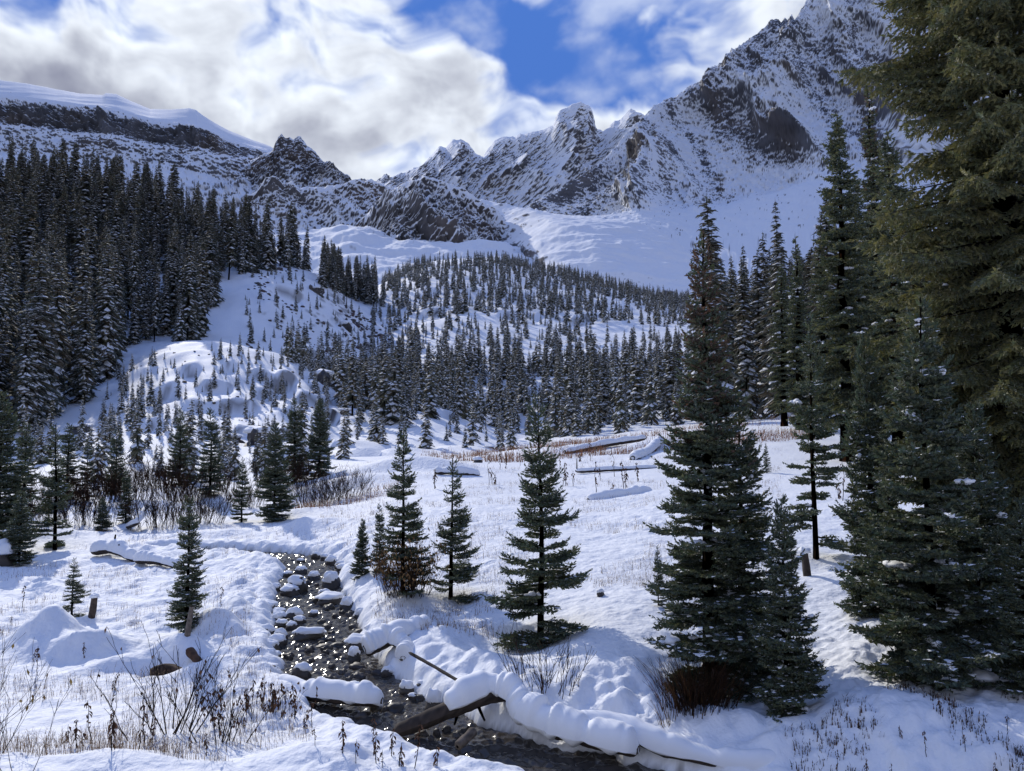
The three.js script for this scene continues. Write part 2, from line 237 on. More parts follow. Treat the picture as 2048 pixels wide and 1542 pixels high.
function height(x, z, fine = true) {
  let h = baseHeight(x, z); const r = Math.hypot(x, z);
  if (r < 60) {
    const near = sst(60, 30, r);
    for (const [dx, dz, rx, rz, c, s, hh, sh] of drifts) { const a = x - dx, b = z - dz; if (Math.abs(a) > 9 || Math.abs(b) > 9) continue; const p = (a * c + b * s) / rx, q = (b * c - a * s) / rz, d = p * p + q * q; if (d < 7) h += hh * Math.exp(-Math.pow(d, sh / 2)); }
    h += near * (0.10 * fbm(x * 0.35, z * 0.5, 3.3, 3));
    const [bd, wy, hw] = nearBrook(x, z);
    if (bd < 3.2) {
      const wob = 0.16 * fbm(x * 1.7, z * 1.7, 8.1, 3) + 0.05 * noise(x * 6, z * 6, 2.2), e = hw + wob;
      const lip = wy + 0.15 + 0.08 * noise(x * 1.1, z * 1.1, 5) + 0.05 * noise(x * 4, z * 4, 15);
      const ramp = lip + Math.max(0, bd - e - 0.1) * 0.42, lo = Math.min(Math.max(h, lip), ramp);
      h = mix(lo, h, sst(e + 0.4, e + 1.25, bd));
      h = mix(wy - 0.16, h, Math.pow(sst(e - 0.06, e + 0.22, bd), 0.5));
    }
    if (fine && r < 34) {
      const k = sst(34, 16, r) * mix(0.5, 1.15, sst(-0.25, 0.3, fbm(x * 0.22, z * 0.28, 31.5, 2)));
      h += k * (0.075 * fbm(x * 1.3 + 4, z * 2.4, 1.7, 3) + 0.016 * noise(x * 6, z * 9, 4.4) + 0.03 * ridged(x * 0.9 + 0.5 * z, z * 2.1, 6.6, 2));
      const hum = sst(-0.25, 0.25, fbm(x * 0.45, z * 0.6, 12.5, 2)); h += k * hum * (0.06 * Math.abs(noise(x * 2.6, z * 4.2, 3.1)) + 0.02 * noise(x * 11, z * 13, 8.8));
      // trodden, crumbly snow under the trees on the right, and bent-over grass under the snow on the left
      const right = sst(2.4, 3.4, x) * sst(10.5, 8.6, -z); if (right > 0) h += right * 0.09 * (fbm(x * 6, z * 6, 9.3, 4) + 0.12);
      const rough = sst(-1.5, -3, x) * sst(9, 11, -z) * sst(26, 16, -z); if (rough > 0) h += rough * 0.12 * fbm(x * 2.7, z * 3.6, 2.6, 4);
      const lumps = sst(0.55, 0, Math.abs(bd - hw - 0.55)) ; if (lumps > 0) h += lumps * 0.10 * Math.abs(noise(x * 3.2, z * 3.2, 7.7));
      const bankr = Math.exp(-Math.pow((x - 1.2) / 1.0, 2) - Math.pow((z + 8.0) / 0.6, 2)); if (bankr > 0.02) h += bankr * 0.16 * fbm(x * 5, z * 5, 4, 3);
    }
  }
  if (r > 40) {
    const f = sst(40, 90, r);
    h += f * (r * 0.006) * fbm(x * 0.03, z * 0.03, 6.2, 3);
    if (fine) { h += ledges(x, z, r); h += f * 1.0 * fbm(x * 0.085, z * 0.085, 1.2, 2) * sst(60, 140, r) + 0.5 * fbm(x * 0.24, z * 0.24, 5.2, 2) * sst(55, 80, r); const crag = crags(x, z, r); h += crag * (3.4 * Math.abs(fbm(x * 0.13, z * 0.13, 3.9, 2)) ); }
  }
  return h;
}
const ledgeSets = [[65, 1.7, 6, 3.1, -0.46, -0.20], [80, 1.3, 6, 8.4, -0.46, -0.18], [104, 2.2, 7, 5.2, -0.34, -0.20], [140, 2.0, 9, 1.7, -0.30, 0.2], [172, 2.6, 10, 6.6, -0.30, 0.22], [206, 3.0, 9, 2.9, -0.32, -0.16], [250, 3.0, 12, 9.1, -0.2, 0.22], [300, 3.0, 14, 4.4, -0.18, 0.22], [92, 1.2, 6, 7.3, -0.14, 0.02], [91, 1.7, 4, 2.2, -0.46, -0.2], [99, 1.6, 3.5, 6.1, -0.46, -0.2], [106, 1.5, 3, 8.8, -0.42, -0.22]];
function ledges(x, z, r) {                         // rock steps running across the hillsides
  const az = Math.atan2(x, -z); let h = 0;
  for (const [R, a, wob, s, a0, a1] of ledgeSets) { if (Math.abs(r - R) > R * 0.3 || az < a0 || az > a1) continue; const R0 = R + wob * fbm(az * 11, s, 1, 3) * 2, on = sst(-0.12, 0.15, noise(az * 26, s * 3.1, 7)) * sst(a0, a0 + 0.03, az) * sst(a1, a1 - 0.03, az), t = R * 0.0075; h += on * a * (sst(R0 - t, R0 + t, r) - sst(R0 - R * 0.11, R0 + R * 0.11, r)); }
  return h;
}
function crags(x, z, r) { if (r < 58 || r > 330) return 0; return sst(0.10, 0.32, fbm(x * 0.035 + 11, z * 0.035, 9.9, 3)); }

// the ground: rings round the place where the photograph was taken, finer near it
{
  const az = []; for (let a = -Math.PI; a < -0.70; a += 0.06) az.push(a); for (let a = -0.70; a < 0.70; a += 0.0034) az.push(a); for (let a = 0.70; a < Math.PI; a += 0.06) az.push(a); az.push(Math.PI);
  const rad = [0.05, 1.5, 3, 4]; let r = 4.6; while (r < 800) { rad.push(r); r *= r < 6 ? 1.012 : r < 20 ? 1.0056 : r < 50 ? 1.008 : r < 60 ? 1.011 : r < 280 ? 1.0085 : 1.018; }
  const dirt = [0.052, 0.036, 0.024], rock = [0.085, 0.072, 0.066];
  const g = sheet(az.length, rad.length, (i, j, q) => { const x = Math.sin(az[i]) * rad[j], z = -Math.cos(az[i]) * rad[j]; q[0] = x; q[2] = z; q[1] = height(x, z); },
    (x, y, z, nx, ny, nz, c) => {
      const r2 = Math.hypot(x, z); let d = 0;
      if (r2 < 30) { const [bd, wy, hw] = nearBrook(x, z); if (bd < hw + 0.5) { d = sst(0.0, 0.10, wy + 0.035 + 0.05 * noise(x * 5, z * 5, 1) - y); d = Math.max(d, sst(0.42, 0.30, ny + 0.14 * noise(x * 4, z * 4, 3)) * sst(1.6, 0.9, bd)); } else d = sst(0.40, 0.30, ny + 0.12 * noise(x * 4, z * 4, 3)); }
      let k = dirt, s = d;
      if (r2 > 55) { const st = sst(0.70, 0.62, ny + 0.16 * noise(x * 0.35, y * 0.5, z * 0.35) + 0.14 * noise(x * 1.1, y * 1.1, z * 1.1)), cr = crags(x, z, r2); s = st * sst(-0.05, 0.1, cr + 0.04); k = rock; }
      const v = 1 + 0.05 * noise(x * 0.8, z * 0.8, 3);
      for (let m = 0; m < 3; m++) c[m] = mix(SNOW[m], k[m] * v, s);
    }, 0.7);
  land('snow_ground', g, M.ground, 'snow-covered valley floor and hillsides cut by the brook', 'snow');
}
// the water
{
  const n = brookLine.length, len = [0]; for (let i = 1; i < n; i++) len.push(len[i - 1] + Math.hypot(brookLine[i][0] - brookLine[i - 1][0], brookLine[i][1] - brookLine[i - 1][1]));
  const i0 = brookLine.findIndex((b) => b[0] > -8), iEnd = brookLine.findIndex((b) => b[0] > 5), s0 = len[i0], s1 = len[iEnd], NV = 860, NU = 66;
  const g = sheet(NU, NV, (i, j, q) => {
    const s = mix(s0, s1, j / (NV - 1)); let k = i0; while (len[k + 1] < s) k++; const f = (s - len[k]) / (len[k + 1] - len[k]), a = brookLine[k], b = brookLine[k + 1], dx = b[0] - a[0], dz = b[1] - a[1], l = Math.hypot(dx, dz);
    const w = (i / (NU - 1) - 0.5) * 2 * (mix(a[3], b[3], f) + 0.25), x = mix(a[0], b[0], f) - dz / l * w, z = mix(a[1], b[1], f) + dx / l * w;
    const rip = 0.026 * fbm(x * 5, z * 6, 1.4, 2) + 0.022 * noise(x * 10, z * 12, 6) + 0.024 * ridged(x * 2.6, z * 3.2, 3.1, 2) + 0.014 * noise(x * 18, z * 18, 2);
    q[0] = x; q[1] = mix(a[2], b[2], f) + rip - 0.014; q[2] = z;
  }, null, 2.2);
  land('brook', g, M.water, 'dark rippling brook running between snowy banks', 'brook');
}

// ---------------------------------------------------------------- mountains: rows of known points from foot to crest, then weathered
function massif(name, label, o) {
  const { x0, x1, rows, seg, tint } = o, R = rows.length, seed = o.seed ?? 1;
  const pxs = [], [f0, f1] = o.fine ?? [x0, x1]; for (let p = x0; p < f0; p += 12) pxs.push(p); for (let i = 0; i <= o.nu; i++) pxs.push(mix(f0, f1, i / o.nu)); for (let p = f1 + 12; p <= x1; p += 12) pxs.push(p);   // coarse where other things hide it
  const tv = []; seg.forEach((n, k) => { for (let i = 0; i < n; i++) tv.push(k + i / n); }); tv.push(R - 1);
  const nu = pxs.length, nv = tv.length, cols = [];
  for (const px of pxs) cols.push(rows.map((t, k) => { let [py, d] = lerpTable(t, px); if (k === o.crest && o.jag) py += o.jag * (fbm(px * 0.05, seed, 1, 4) * 1.6 - ridged(px * 0.021, seed + 3, 2, 3) * 0.5 + 0.3); return spot(px, py, d); }));
  const bl = o.blur ?? 10, soft = cols.map((c, i) => c.map((p, k) => { if (k === o.crest && !o.blurCrest) return p; const m = new THREE.Vector3(); let n = 0; for (let j = -bl; j <= bl; j++) { const q = cols[i + j]; if (q) { const w = 1 + Math.cos(j / (bl + 1) * Math.PI); m.addScaledVector(q[k], w); n += w; } } return m.multiplyScalar(1 / n); })); soft.forEach((c, i) => { cols[i] = c; });
  const g = sheet(nu, nv, (i, j, q) => {
    const t = tv[j], k = Math.min(R - 2, Math.floor(t)), f = t - k, c = cols[i];
    const a = c[Math.max(0, k - 1)], b = c[k], d = c[k + 1], e = c[Math.min(R - 1, k + 2)], sm = o.smooth ?? 0.5;
    const cr = (A, B, C, D) => { const lin = mix(B, C, f), cat = B + 0.5 * f * (C - A + f * (2 * A - 5 * B + 4 * C - D + f * (3 * (B - C) + D - A))); return mix(lin, cat, sm); };
    const x = cr(a.x, b.x, d.x, e.x), y = cr(a.y, b.y, d.y, e.y), z = cr(a.z, b.z, d.z, e.z), [ox, oy, oz] = o.relief(x, y, z, t / o.crest); q[0] = x + ox; q[1] = y + oy; q[2] = z + oz;
  }, (x, y, z, nx, ny, nz, c, id) => {
    const v = tv[Math.floor(id / nu)] / o.crest, s = o.snow(x, y, z, nx, ny, nz, v);
    const t = 0.85 + 0.5 * noise(x * 0.02, y * 0.05, z * 0.02) + 0.25 * noise(x * 0.2, y * 0.3, z * 0.2), w = sst(-0.1, 0.5, noise(x * 0.011 + 5, y * 0.013, z * 0.011));
    for (let m = 0; m < 3; m++) c[m] = mix(mix(tint[0][m], tint[1][m], w) * t, SNOW[m], s);
  });
  return land(name, g, M.mountain, label, 'mountain');
}
const GREY = [[0.120, 0.120, 0.132], [0.135, 0.118, 0.112]], BROWN = [[0.105, 0.098, 0.100], [0.130, 0.105, 0.092]];
function craggy(x, y, z, v, k, seed, slant = 0.4) { // ribs and chutes down the fall line, then broken rock, in metres
  const wx = x + slant * y + 30 * noise(x * 0.007, y * 0.007, z * 0.007 + seed), wz = z + 30 * noise(x * 0.007 + 7, y * 0.007, z * 0.007);
  const big = ridged(wx * 0.0065 * k, y * 0.0016 * k, wz * 0.0022 * k + seed, 4, 0.55) - 0.5;
  const mid = 0.8 * fbm(wx * 0.034 * k, y * 0.014 * k, wz * 0.026 * k + seed, 3) + 0.7 * (ridged(x * 0.045 * k, y * 0.055 * k, z * 0.045 * k + seed, 3) - 0.45);
  const fine = fbm(x * 0.13 * k, y * 0.15 * k, z * 0.13 * k + seed, 3);
  return [big, mid, fine];
}
const rib = (x, y, z, k, seed, slant = 0.4) => ridged((x + slant * y) * 0.011 * k, y * 0.003 * k, z * 0.003 * k + seed, 4, 0.6) - 0.45;
const speck = (x, y, z, k) => 0.20 * noise(x * 0.06 * k, y * 0.08 * k, z * 0.06 * k) + 0.30 * noise(x * 0.17 * k, y * 0.24 * k, z * 0.17 * k) + 0.26 * noise(x * 0.5 * k, y * 0.6 * k, z * 0.5 * k);
// far serrated ridge in the middle
massif('jagged_ridge', 'far jagged grey rock ridge with square-topped summit tower at centre', {
  x0: 660, x1: 1420, nu: 560, seg: [6, 50, 80, 8, 3], crest: 3, seed: 3, jag: 5, smooth: 0.3, tint: GREY,
  rows: [
    [[660, 470, 1500], [1420, 470, 1500]], [[660, 400, 1700], [900, 400, 1680], [1150, 400, 1650], [1420, 400, 1600]],
    [[660, 385, 1850], [880, 345, 1830], [1000, 335, 1820], [1130, 300, 1790], [1200, 320, 1800], [1280, 300, 1780], [1420, 340, 1750]],
    [[660, 372, 2000], [700, 362, 2000], [740, 364, 2000], [775, 357, 2000], [800, 345, 2000], [845, 330, 1990], [862, 312, 1990], [878, 292, 1990], [893, 292, 1990], [905, 280, 1985], [922, 278, 1985], [936, 286, 1985], [950, 305, 1990], [966, 314, 1990], [976, 296, 1990], [990, 280, 1990], [1012, 270, 1990], [1030, 275, 1990], [1040, 266, 1985], [1076, 262, 1980], [1092, 256, 1975], [1106, 248, 1970], [1114, 226, 1965], [1122, 216, 1960], [1150, 208, 1960], [1166, 205, 1960], [1182, 212, 1960], [1188, 236, 1960], [1194, 258, 1965], [1206, 262, 1970], [1218, 252, 1965], [1230, 238, 1960], [1240, 240, 1960], [1262, 216, 1955], [1276, 222, 1955], [1290, 232, 1955], [1300, 240, 1950], [1340, 260, 1950], [1420, 300, 1950]],
    [[660, 400, 2200], [1150, 330, 2250], [1420, 400, 2200]], [[660, 480, 2600], [1420, 480, 2600]]],
  relief: (x, y, z, v) => { const [b, m, s] = craggy(x, y, z, v, 1.25, 3, 0.08), e = sst(1.0, 0.82, v), f = 0.25 + 0.75 * e; const k = b * 85 * e + m * 17 * f + s * 9 * f; return [k * 0.3 + m * 8 * f, k * 0.25, k * 0.9]; },
  snow: (x, y, z, nx, ny, nz, v) => sst(0.14, 0.20, ny + speck(x, y, z, 0.8) - 0.35 * rib(x, y, z, 1.1, 3, 0.08)),
});
// long snowy ridge on the left, with the rock band
massif('snow_ridge', 'long white snow ridge with dark cliff band on the left skyline', {
  x0: -420, x1: 720, fine: [-20, 720], nu: 560, seg: [4, 40, 60, 50, 50, 8, 3], crest: 5, seed: 8, jag: 0.5, smooth: 0.25, tint: GREY,
  rows: [
    [[-420, 560, 850], [720, 560, 850]], [[-420, 420, 1100], [0, 420, 1100], [400, 440, 1080], [560, 430, 1100], [720, 430, 1150]],
    [[-420, 280, 1330], [0, 300, 1330], [330, 330, 1330], [480, 360, 1330], [560, 380, 1300], [720, 400, 1350]],
    [[-420, 200, 1430], [0, 236, 1430], [100, 246, 1430], [200, 258, 1430], [320, 280, 1430], [400, 290, 1430], [480, 310, 1440], [560, 335, 1440], [720, 385, 1450]],
    [[-420, 150, 1445], [0, 200, 1445], [60, 203, 1445], [120, 211, 1445], [200, 220, 1445], [270, 236, 1445], [320, 250, 1445], [400, 258, 1460], [480, 290, 1500], [560, 315, 1520], [720, 375, 1520]],
    [[-420, 110, 1650], [-100, 148, 1650], [0, 160, 1650], [60, 168, 1650], [110, 178, 1650], [160, 187, 1650], [205, 190, 1640], [212, 186, 1640], [232, 188, 1640], [262, 202, 1640], [300, 218, 1640], [340, 219, 1630], [378, 216, 1620], [392, 220, 1610], [405, 230, 1610], [430, 246, 1620], [460, 262, 1630], [500, 278, 1640], [540, 292, 1640], [600, 330, 1640], [720, 380, 1640]],
    [[-420, 130, 1900], [0, 190, 1900], [380, 240, 1850], [720, 400, 1850]], [[-420, 300, 2400], [720, 460, 2400]]],
  relief: (x, y, z, v) => {
    const [b, m, s] = craggy(x, y, z, v, 1.15, 21), band = sst(0.55, 0.62, v) * sst(0.85, 0.78, v) * sst(-430, -620, x), low = sst(0.62, 0.5, v), east = sst(-560, -380, x) * sst(1, 0.85, v);
    const k = band * (b * 40 + m * 30 + s * 8) + low * (m * 15 + s * 5 + b * 14) + east * (m * 17 + s * 6 + b * 18) + 6 * fbm(x * 0.006, y * 0.012, z * 0.006, 3) * sst(1, 0.9, v); return [k * 0.1, k * 0.3, k * 0.9]; },
  snow: (x, y, z, nx, ny, nz, v) => {
    const n = speck(x, y, z, 0.8), band = sst(0.55, 0.60, v) * sst(0.82, 0.79, v) * sst(-430, -560, x);
    const patch = sst(0.02, 0.25, fbm(x * 0.012, y * 0.03, z * 0.012, 3)), cut = mix(mix(0.30, 0.50, patch), 0.66, band); return sst(cut - 0.02, cut + 0.03, ny + n); },
});
// small dark double-topped peak
massif('rocky_peak', 'small dark double-topped rocky peak at end of left snow ridge', {
  x0: 500, x1: 730, nu: 220, seg: [10, 40, 60, 8, 3], crest: 3, seed: 14, jag: 4, smooth: 0.3, tint: BROWN,
  rows: [
    [[500, 470, 1080], [730, 470, 1080]], [[500, 420, 1180], [620, 400, 1180], [730, 400, 1200]], [[500, 360, 1290], [560, 325, 1290], [600, 330, 1290], [660, 350, 1290], [730, 385, 1300]],
    [[500, 320, 1380], [535, 306, 1380], [546, 298, 1375], [552, 280, 1370], [562, 267, 1370], [572, 276, 1370], [580, 273, 1370], [586, 281, 1370], [594, 275, 1370], [601, 273, 1370], [609, 281, 1370], [614, 290, 1370], [630, 304, 1370], [645, 320, 1370], [660, 322, 1372], [672, 334, 1375], [690, 350, 1380], [700, 354, 1380], [704, 362, 1380], [730, 380, 1380]],
    [[500, 380, 1500], [600, 340, 1500], [730, 420, 1500]], [[500, 480, 1700], [730, 480, 1700]]],
  relief: (x, y, z, v) => { const [b, m, s] = craggy(x, y, z, v, 1.6, 31), e = sst(1.0, 0.8, v), f = 0.25 + 0.75 * e, k = b * 46 * e + m * 22 * f + s * 8 * f; return [k * 0.3, k * 0.2, k * 0.9]; },
  snow: (x, y, z, nx, ny, nz, v) => sst(0.28, 0.33, ny + speck(x, y, z, 1.0) - 0.3 * rib(x, y, z, 1.6, 31) - 0.12 * sst(0.7, 0.95, v)),
});
// the great mountain on the right
massif('rocky_mountain', 'huge snow-dusted rocky mountain face rising on the right', {
  x0: 1040, x1: 2420, fine: [1040, 1760], nu: 620, seg: [10, 40, 70, 90, 90, 10, 4], crest: 5, seed: 5, jag: 6, smooth: 0.35, tint: GREY,
  rows: [
    [[1040, 470, 880], [1300, 560, 800], [1420, 600, 760], [1700, 620, 740], [2420, 620, 740]],
    [[1040, 440, 980], [1250, 452, 960], [1400, 480, 930], [1600, 460, 930], [2420, 440, 930]],
    [[1040, 425, 1050], [1150, 425, 1060], [1250, 420, 1070], [1290, 412, 1080], [1400, 405, 1120], [1500, 385, 1140], [1600, 345, 1160], [1700, 335, 1180], [2420, 300, 1200]],
    [[1040, 420, 1120], [1130, 385, 1140], [1200, 360, 1150], [1300, 320, 1220], [1400, 300, 1280], [1500, 265, 1320], [1600, 225, 1350], [1700, 180, 1400], [2420, 60, 1450]],
    [[1040, 416, 1200], [1130, 372, 1220], [1200, 345, 1240], [1300, 260, 1360], [1400, 215, 1440], [1500, 160, 1500], [1600, 110, 1550], [1700, 70, 1600], [2420, -120, 1700]],
    [[1040, 420, 1260], [1070, 405, 1270], [1130, 368, 1290], [1180, 340, 1320], [1220, 305, 1370], [1256, 262, 1420], [1290, 230, 1470], [1306, 214, 1480], [1330, 200, 1510], [1350, 190, 1520], [1370, 178, 1530], [1400, 160, 1560], [1430, 132, 1580], [1450, 118, 1600], [1480, 90, 1620], [1495, 78, 1640], [1512, 70, 1640], [1530, 52, 1650], [1542, 38, 1660], [1556, 37, 1660], [1562, 44, 1660], [1570, 34, 1660], [1575, 42, 1660], [1583, 25, 1660], [1590, 40, 1665], [1598, 26, 1670], [1612, 4, 1690], [1660, -50, 1720], [1800, -150, 1750], [2000, -220, 1800], [2420, -200, 1850]],
    [[1040, 440, 1500], [1400, 300, 1800], [1700, 60, 2000], [2420, -60, 2100]], [[1040, 480, 2000], [2420, 400, 2600]]],
  relief: (x, y, z, v) => {
    const [b, m, s] = craggy(x, y, z, v, 0.8, 5, 0), rockk = sst(0.34, 0.46, v), e = sst(1.0, 0.88, v), f = 0.2 + 0.8 * e;
    const k = rockk * (b * 135 * e + m * 13 * f + s * 9 * f) + (1 - rockk) * (m * 7 + b * 10), q = 4 * fbm(x * 0.2, y * 0.2, z * 0.2, 2) * (0.3 + 0.7 * rockk); return [-k * 0.45 - q * 0.3, k * 0.2 + q * 0.4, k * 0.75 + q]; },
  snow: (x, y, z, nx, ny, nz, v) => {
    const n = speck(x, y, z, 1.0), patch = fbm(x * 0.006, y * 0.009, z * 0.006, 3);
    const cut = mix(0.02, 0.10 + 0.30 * patch + 0.40 * rib(x, y, z, 1.3, 5, 0) + 0.08 * sst(0.85, 1.0, v), sst(0.36, 0.46, v)); return sst(cut - 0.025, cut + 0.025, 0.36 * ny + n); },
});
// cliffs behind the left of the knob, then the knob itself
massif('rock_wall', 'snow-plastered rock wall below the notch, left of the rounded knob', {
  x0: 490, x1: 850, nu: 260, seg: [10, 40, 50, 8, 3], crest: 3, seed: 24, jag: 4, smooth: 0.4, tint: BROWN,
  rows: [
    [[490, 520, 880], [850, 520, 880]], [[490, 440, 930], [620, 460, 930], [850, 460, 930]], [[490, 400, 990], [560, 390, 990], [650, 410, 990], [740, 400, 990], [850, 400, 1000]],
    [[490, 392, 1040], [516, 378, 1040], [530, 358, 1035], [545, 350, 1030], [556, 356, 1030], [570, 368, 1030], [584, 360, 1030], [598, 374, 1030], [608, 374, 1040], [650, 373, 1050], [690, 366, 1050], [712, 358, 1050], [730, 362, 1050], [742, 356, 1050], [752, 364, 1050], [775, 372, 1050], [850, 390, 1050]],
    [[490, 420, 1120], [850, 420, 1120]], [[490, 520, 1250], [850, 520, 1250]]],
  relief: (x, y, z, v) => { const [b, m, s] = craggy(x, y, z, v, 2.0, 41, 0.7), e = sst(1.0, 0.85, v), f = 0.3 + 0.7 * e, k = b * 34 * e + m * 14 * f + s * 3.5 * f; return [k * 0.2, k * 0.3, k * 0.85]; },
  snow: (x, y, z, nx, ny, nz, v) => { const cut = 0.16 - 0.25 * sst(0.45, 0.25, v) + 0.35 * rib(x, y, z, 1.8, 41, 0.7); return sst(cut - 0.03, cut + 0.03, ny + speck(x, y, z, 1.2)); },
});
massif('rock_knob', 'broad rounded rock knob with snowy top and dark cliffs in centre', {
  x0: 690, x1: 1080, nu: 330, seg: [6, 40, 50, 60, 8, 3], crest: 4, seed: 27, jag: 3, smooth: 0.5, tint: BROWN,
  rows: [
    [[690, 540, 740], [1080, 540, 740]], [[690, 520, 770], [740, 505, 775], [800, 502, 775], [900, 510, 775], [1000, 500, 780], [1080, 520, 780]],
    [[690, 505, 800], [735, 470, 800], [770, 440, 800], [800, 432, 800], [850, 450, 800], [930, 450, 805], [1000, 470, 810], [1080, 515, 810]],
    [[690, 490, 850], [740, 450, 850], [790, 415, 850], [840, 400, 845], [900, 400, 850], [960, 425, 850], [1010, 462, 850], [1080, 512, 850]],
    [[690, 470, 930], [740, 420, 930], [770, 385, 930], [800, 370, 930], [830, 358, 930], [850, 352, 930], [870, 356, 930], [900, 367, 930], [920, 372, 930], [945, 388, 930], [960, 402, 930], [985, 412, 930], [1000, 428, 920], [1015, 450, 910], [1040, 485, 900], [1080, 520, 900]],
    [[690, 480, 1010], [850, 390, 1020], [1080, 520, 1010]], [[690, 540, 1120], [1080, 540, 1120]]],
  relief: (x, y, z, v) => { const [b, m, s] = craggy(x, y, z, v, 1.9, 51, 0.9), e = sst(1.0, 0.9, v) * sst(0.1, 0.25, v), f = 0.3 + 0.7 * e, k = b * 50 * e + m * 20 * f + 5 * fbm(x * 0.12, y * 0.12, z * 0.12, 3) * f; return [k * 0.2, k * 0.3, k * 0.85]; },
  snow: (x, y, z, nx, ny, nz, v) => { const cut = mix(0.04, 0.22, sst(0.9, 0.6, v)) - 0.35 * sst(0.3, 0.2, v) + 0.40 * rib(x, y, z, 1.5, 51, 0.9); return sst(cut - 0.03, cut + 0.03, ny + speck(x, y, z, 1.2)); },
});
const smoothSnow = (f, a) => (x, y, z, nx, ny, nz, v) => sst(a - 0.04, a + 0.05, ny + 0.2 * noise(x * f, y * f * 1.5, z * f) + 0.15 * noise(x * f * 3, y * f * 4, z * f * 3));
massif('moraine', 'broad smooth snow-covered moraine spilling below the right mountain', {
  x0: 900, x1: 1500, nu: 280, seg: [10, 40, 50, 40, 6, 3], crest: 4, seed: 33, jag: 0, blur: 22, blurCrest: true, smooth: 0.8, tint: GREY,
  rows: [
    [[900, 640, 880], [1000, 640, 860], [1060, 640, 640], [1500, 640, 560]], [[900, 580, 900], [1000, 560, 880], [1060, 575, 680], [1120, 575, 610], [1250, 585, 600], [1400, 600, 590], [1500, 610, 590]], [[900, 520, 930], [1000, 500, 900], [1050, 495, 760], [1100, 510, 680], [1200, 520, 640], [1300, 540, 635], [1400, 570, 620], [1500, 600, 620]],
    [[900, 450, 980], [1000, 445, 950], [1060, 445, 850], [1120, 450, 760], [1200, 460, 730], [1300, 485, 720], [1380, 520, 700], [1430, 555, 680], [1500, 590, 680]],
    [[900, 400, 1020], [985, 405, 1000], [1010, 411, 980], [1060, 420, 920], [1110, 432, 860], [1200, 440, 830], [1280, 452, 820], [1330, 472, 800], [1380, 505, 770], [1430, 545, 740], [1500, 580, 730]],
    [[900, 430, 1100], [1000, 430, 1080], [1200, 455, 960], [1500, 600, 900]], [[900, 500, 1200], [1500, 640, 1000]]],
  relief: (x, y, z, v) => { const k = 5 * ridged(x * 0.012 + y * 0.01, y * 0.035, z * 0.012, 3) + 3.0 * fbm(x * 0.06, y * 0.09, z * 0.06, 4); return [0, k * 0.8, k * 0.5]; },
  snow: smoothSnow(0.12, 0.40),
});
massif('snow_basin', 'white snow basin behind the wooded hill, under the rock knob', {
  x0: -200, x1: 1560, fine: [560, 1120], nu: 260, seg: [10, 30, 30, 5], crest: 3, seed: 37, jag: 0, blur: 9, blurCrest: true, smooth: 0.6, tint: BROWN,
  rows: [
    [[-200, 720, 420], [1560, 700, 480]], [[-200, 620, 560], [600, 580, 560], [700, 548, 580], [800, 545, 590], [1000, 560, 560], [1560, 640, 560]],
    [[-200, 540, 700], [600, 510, 700], [660, 492, 720], [700, 488, 720], [760, 508, 720], [850, 518, 700], [1000, 515, 690], [1100, 560, 650], [1560, 610, 650]],
    [[-200, 480, 880], [600, 470, 870], [640, 462, 880], [690, 450, 890], [740, 452, 870], [800, 480, 820], [1000, 480, 800], [1100, 520, 780], [1560, 560, 800]],
    [[-200, 520, 1000], [1560, 600, 1000]]],
  relief: (x, y, z, v) => { const k = 13 * fbm(x * 0.02, y * 0.03, z * 0.02, 5); return [0, k, k * 0.4]; },
  snow: smoothSnow(0.09, 0.56),
});

// ---------------------------------------------------------------- spruces
const GREEN = [[0.062, 0.092, 0.050], [0.084, 0.106, 0.044], [0.055, 0.086, 0.056], [0.100, 0.110, 0.044]];
const OLIVE = [[0.160, 0.158, 0.050], [0.130, 0.140, 0.050], [0.190, 0.175, 0.056], [0.095, 0.115, 0.050]];
const RUST = [[0.13, 0.062, 0.028], [0.10, 0.058, 0.03], [0.075, 0.05, 0.03]];
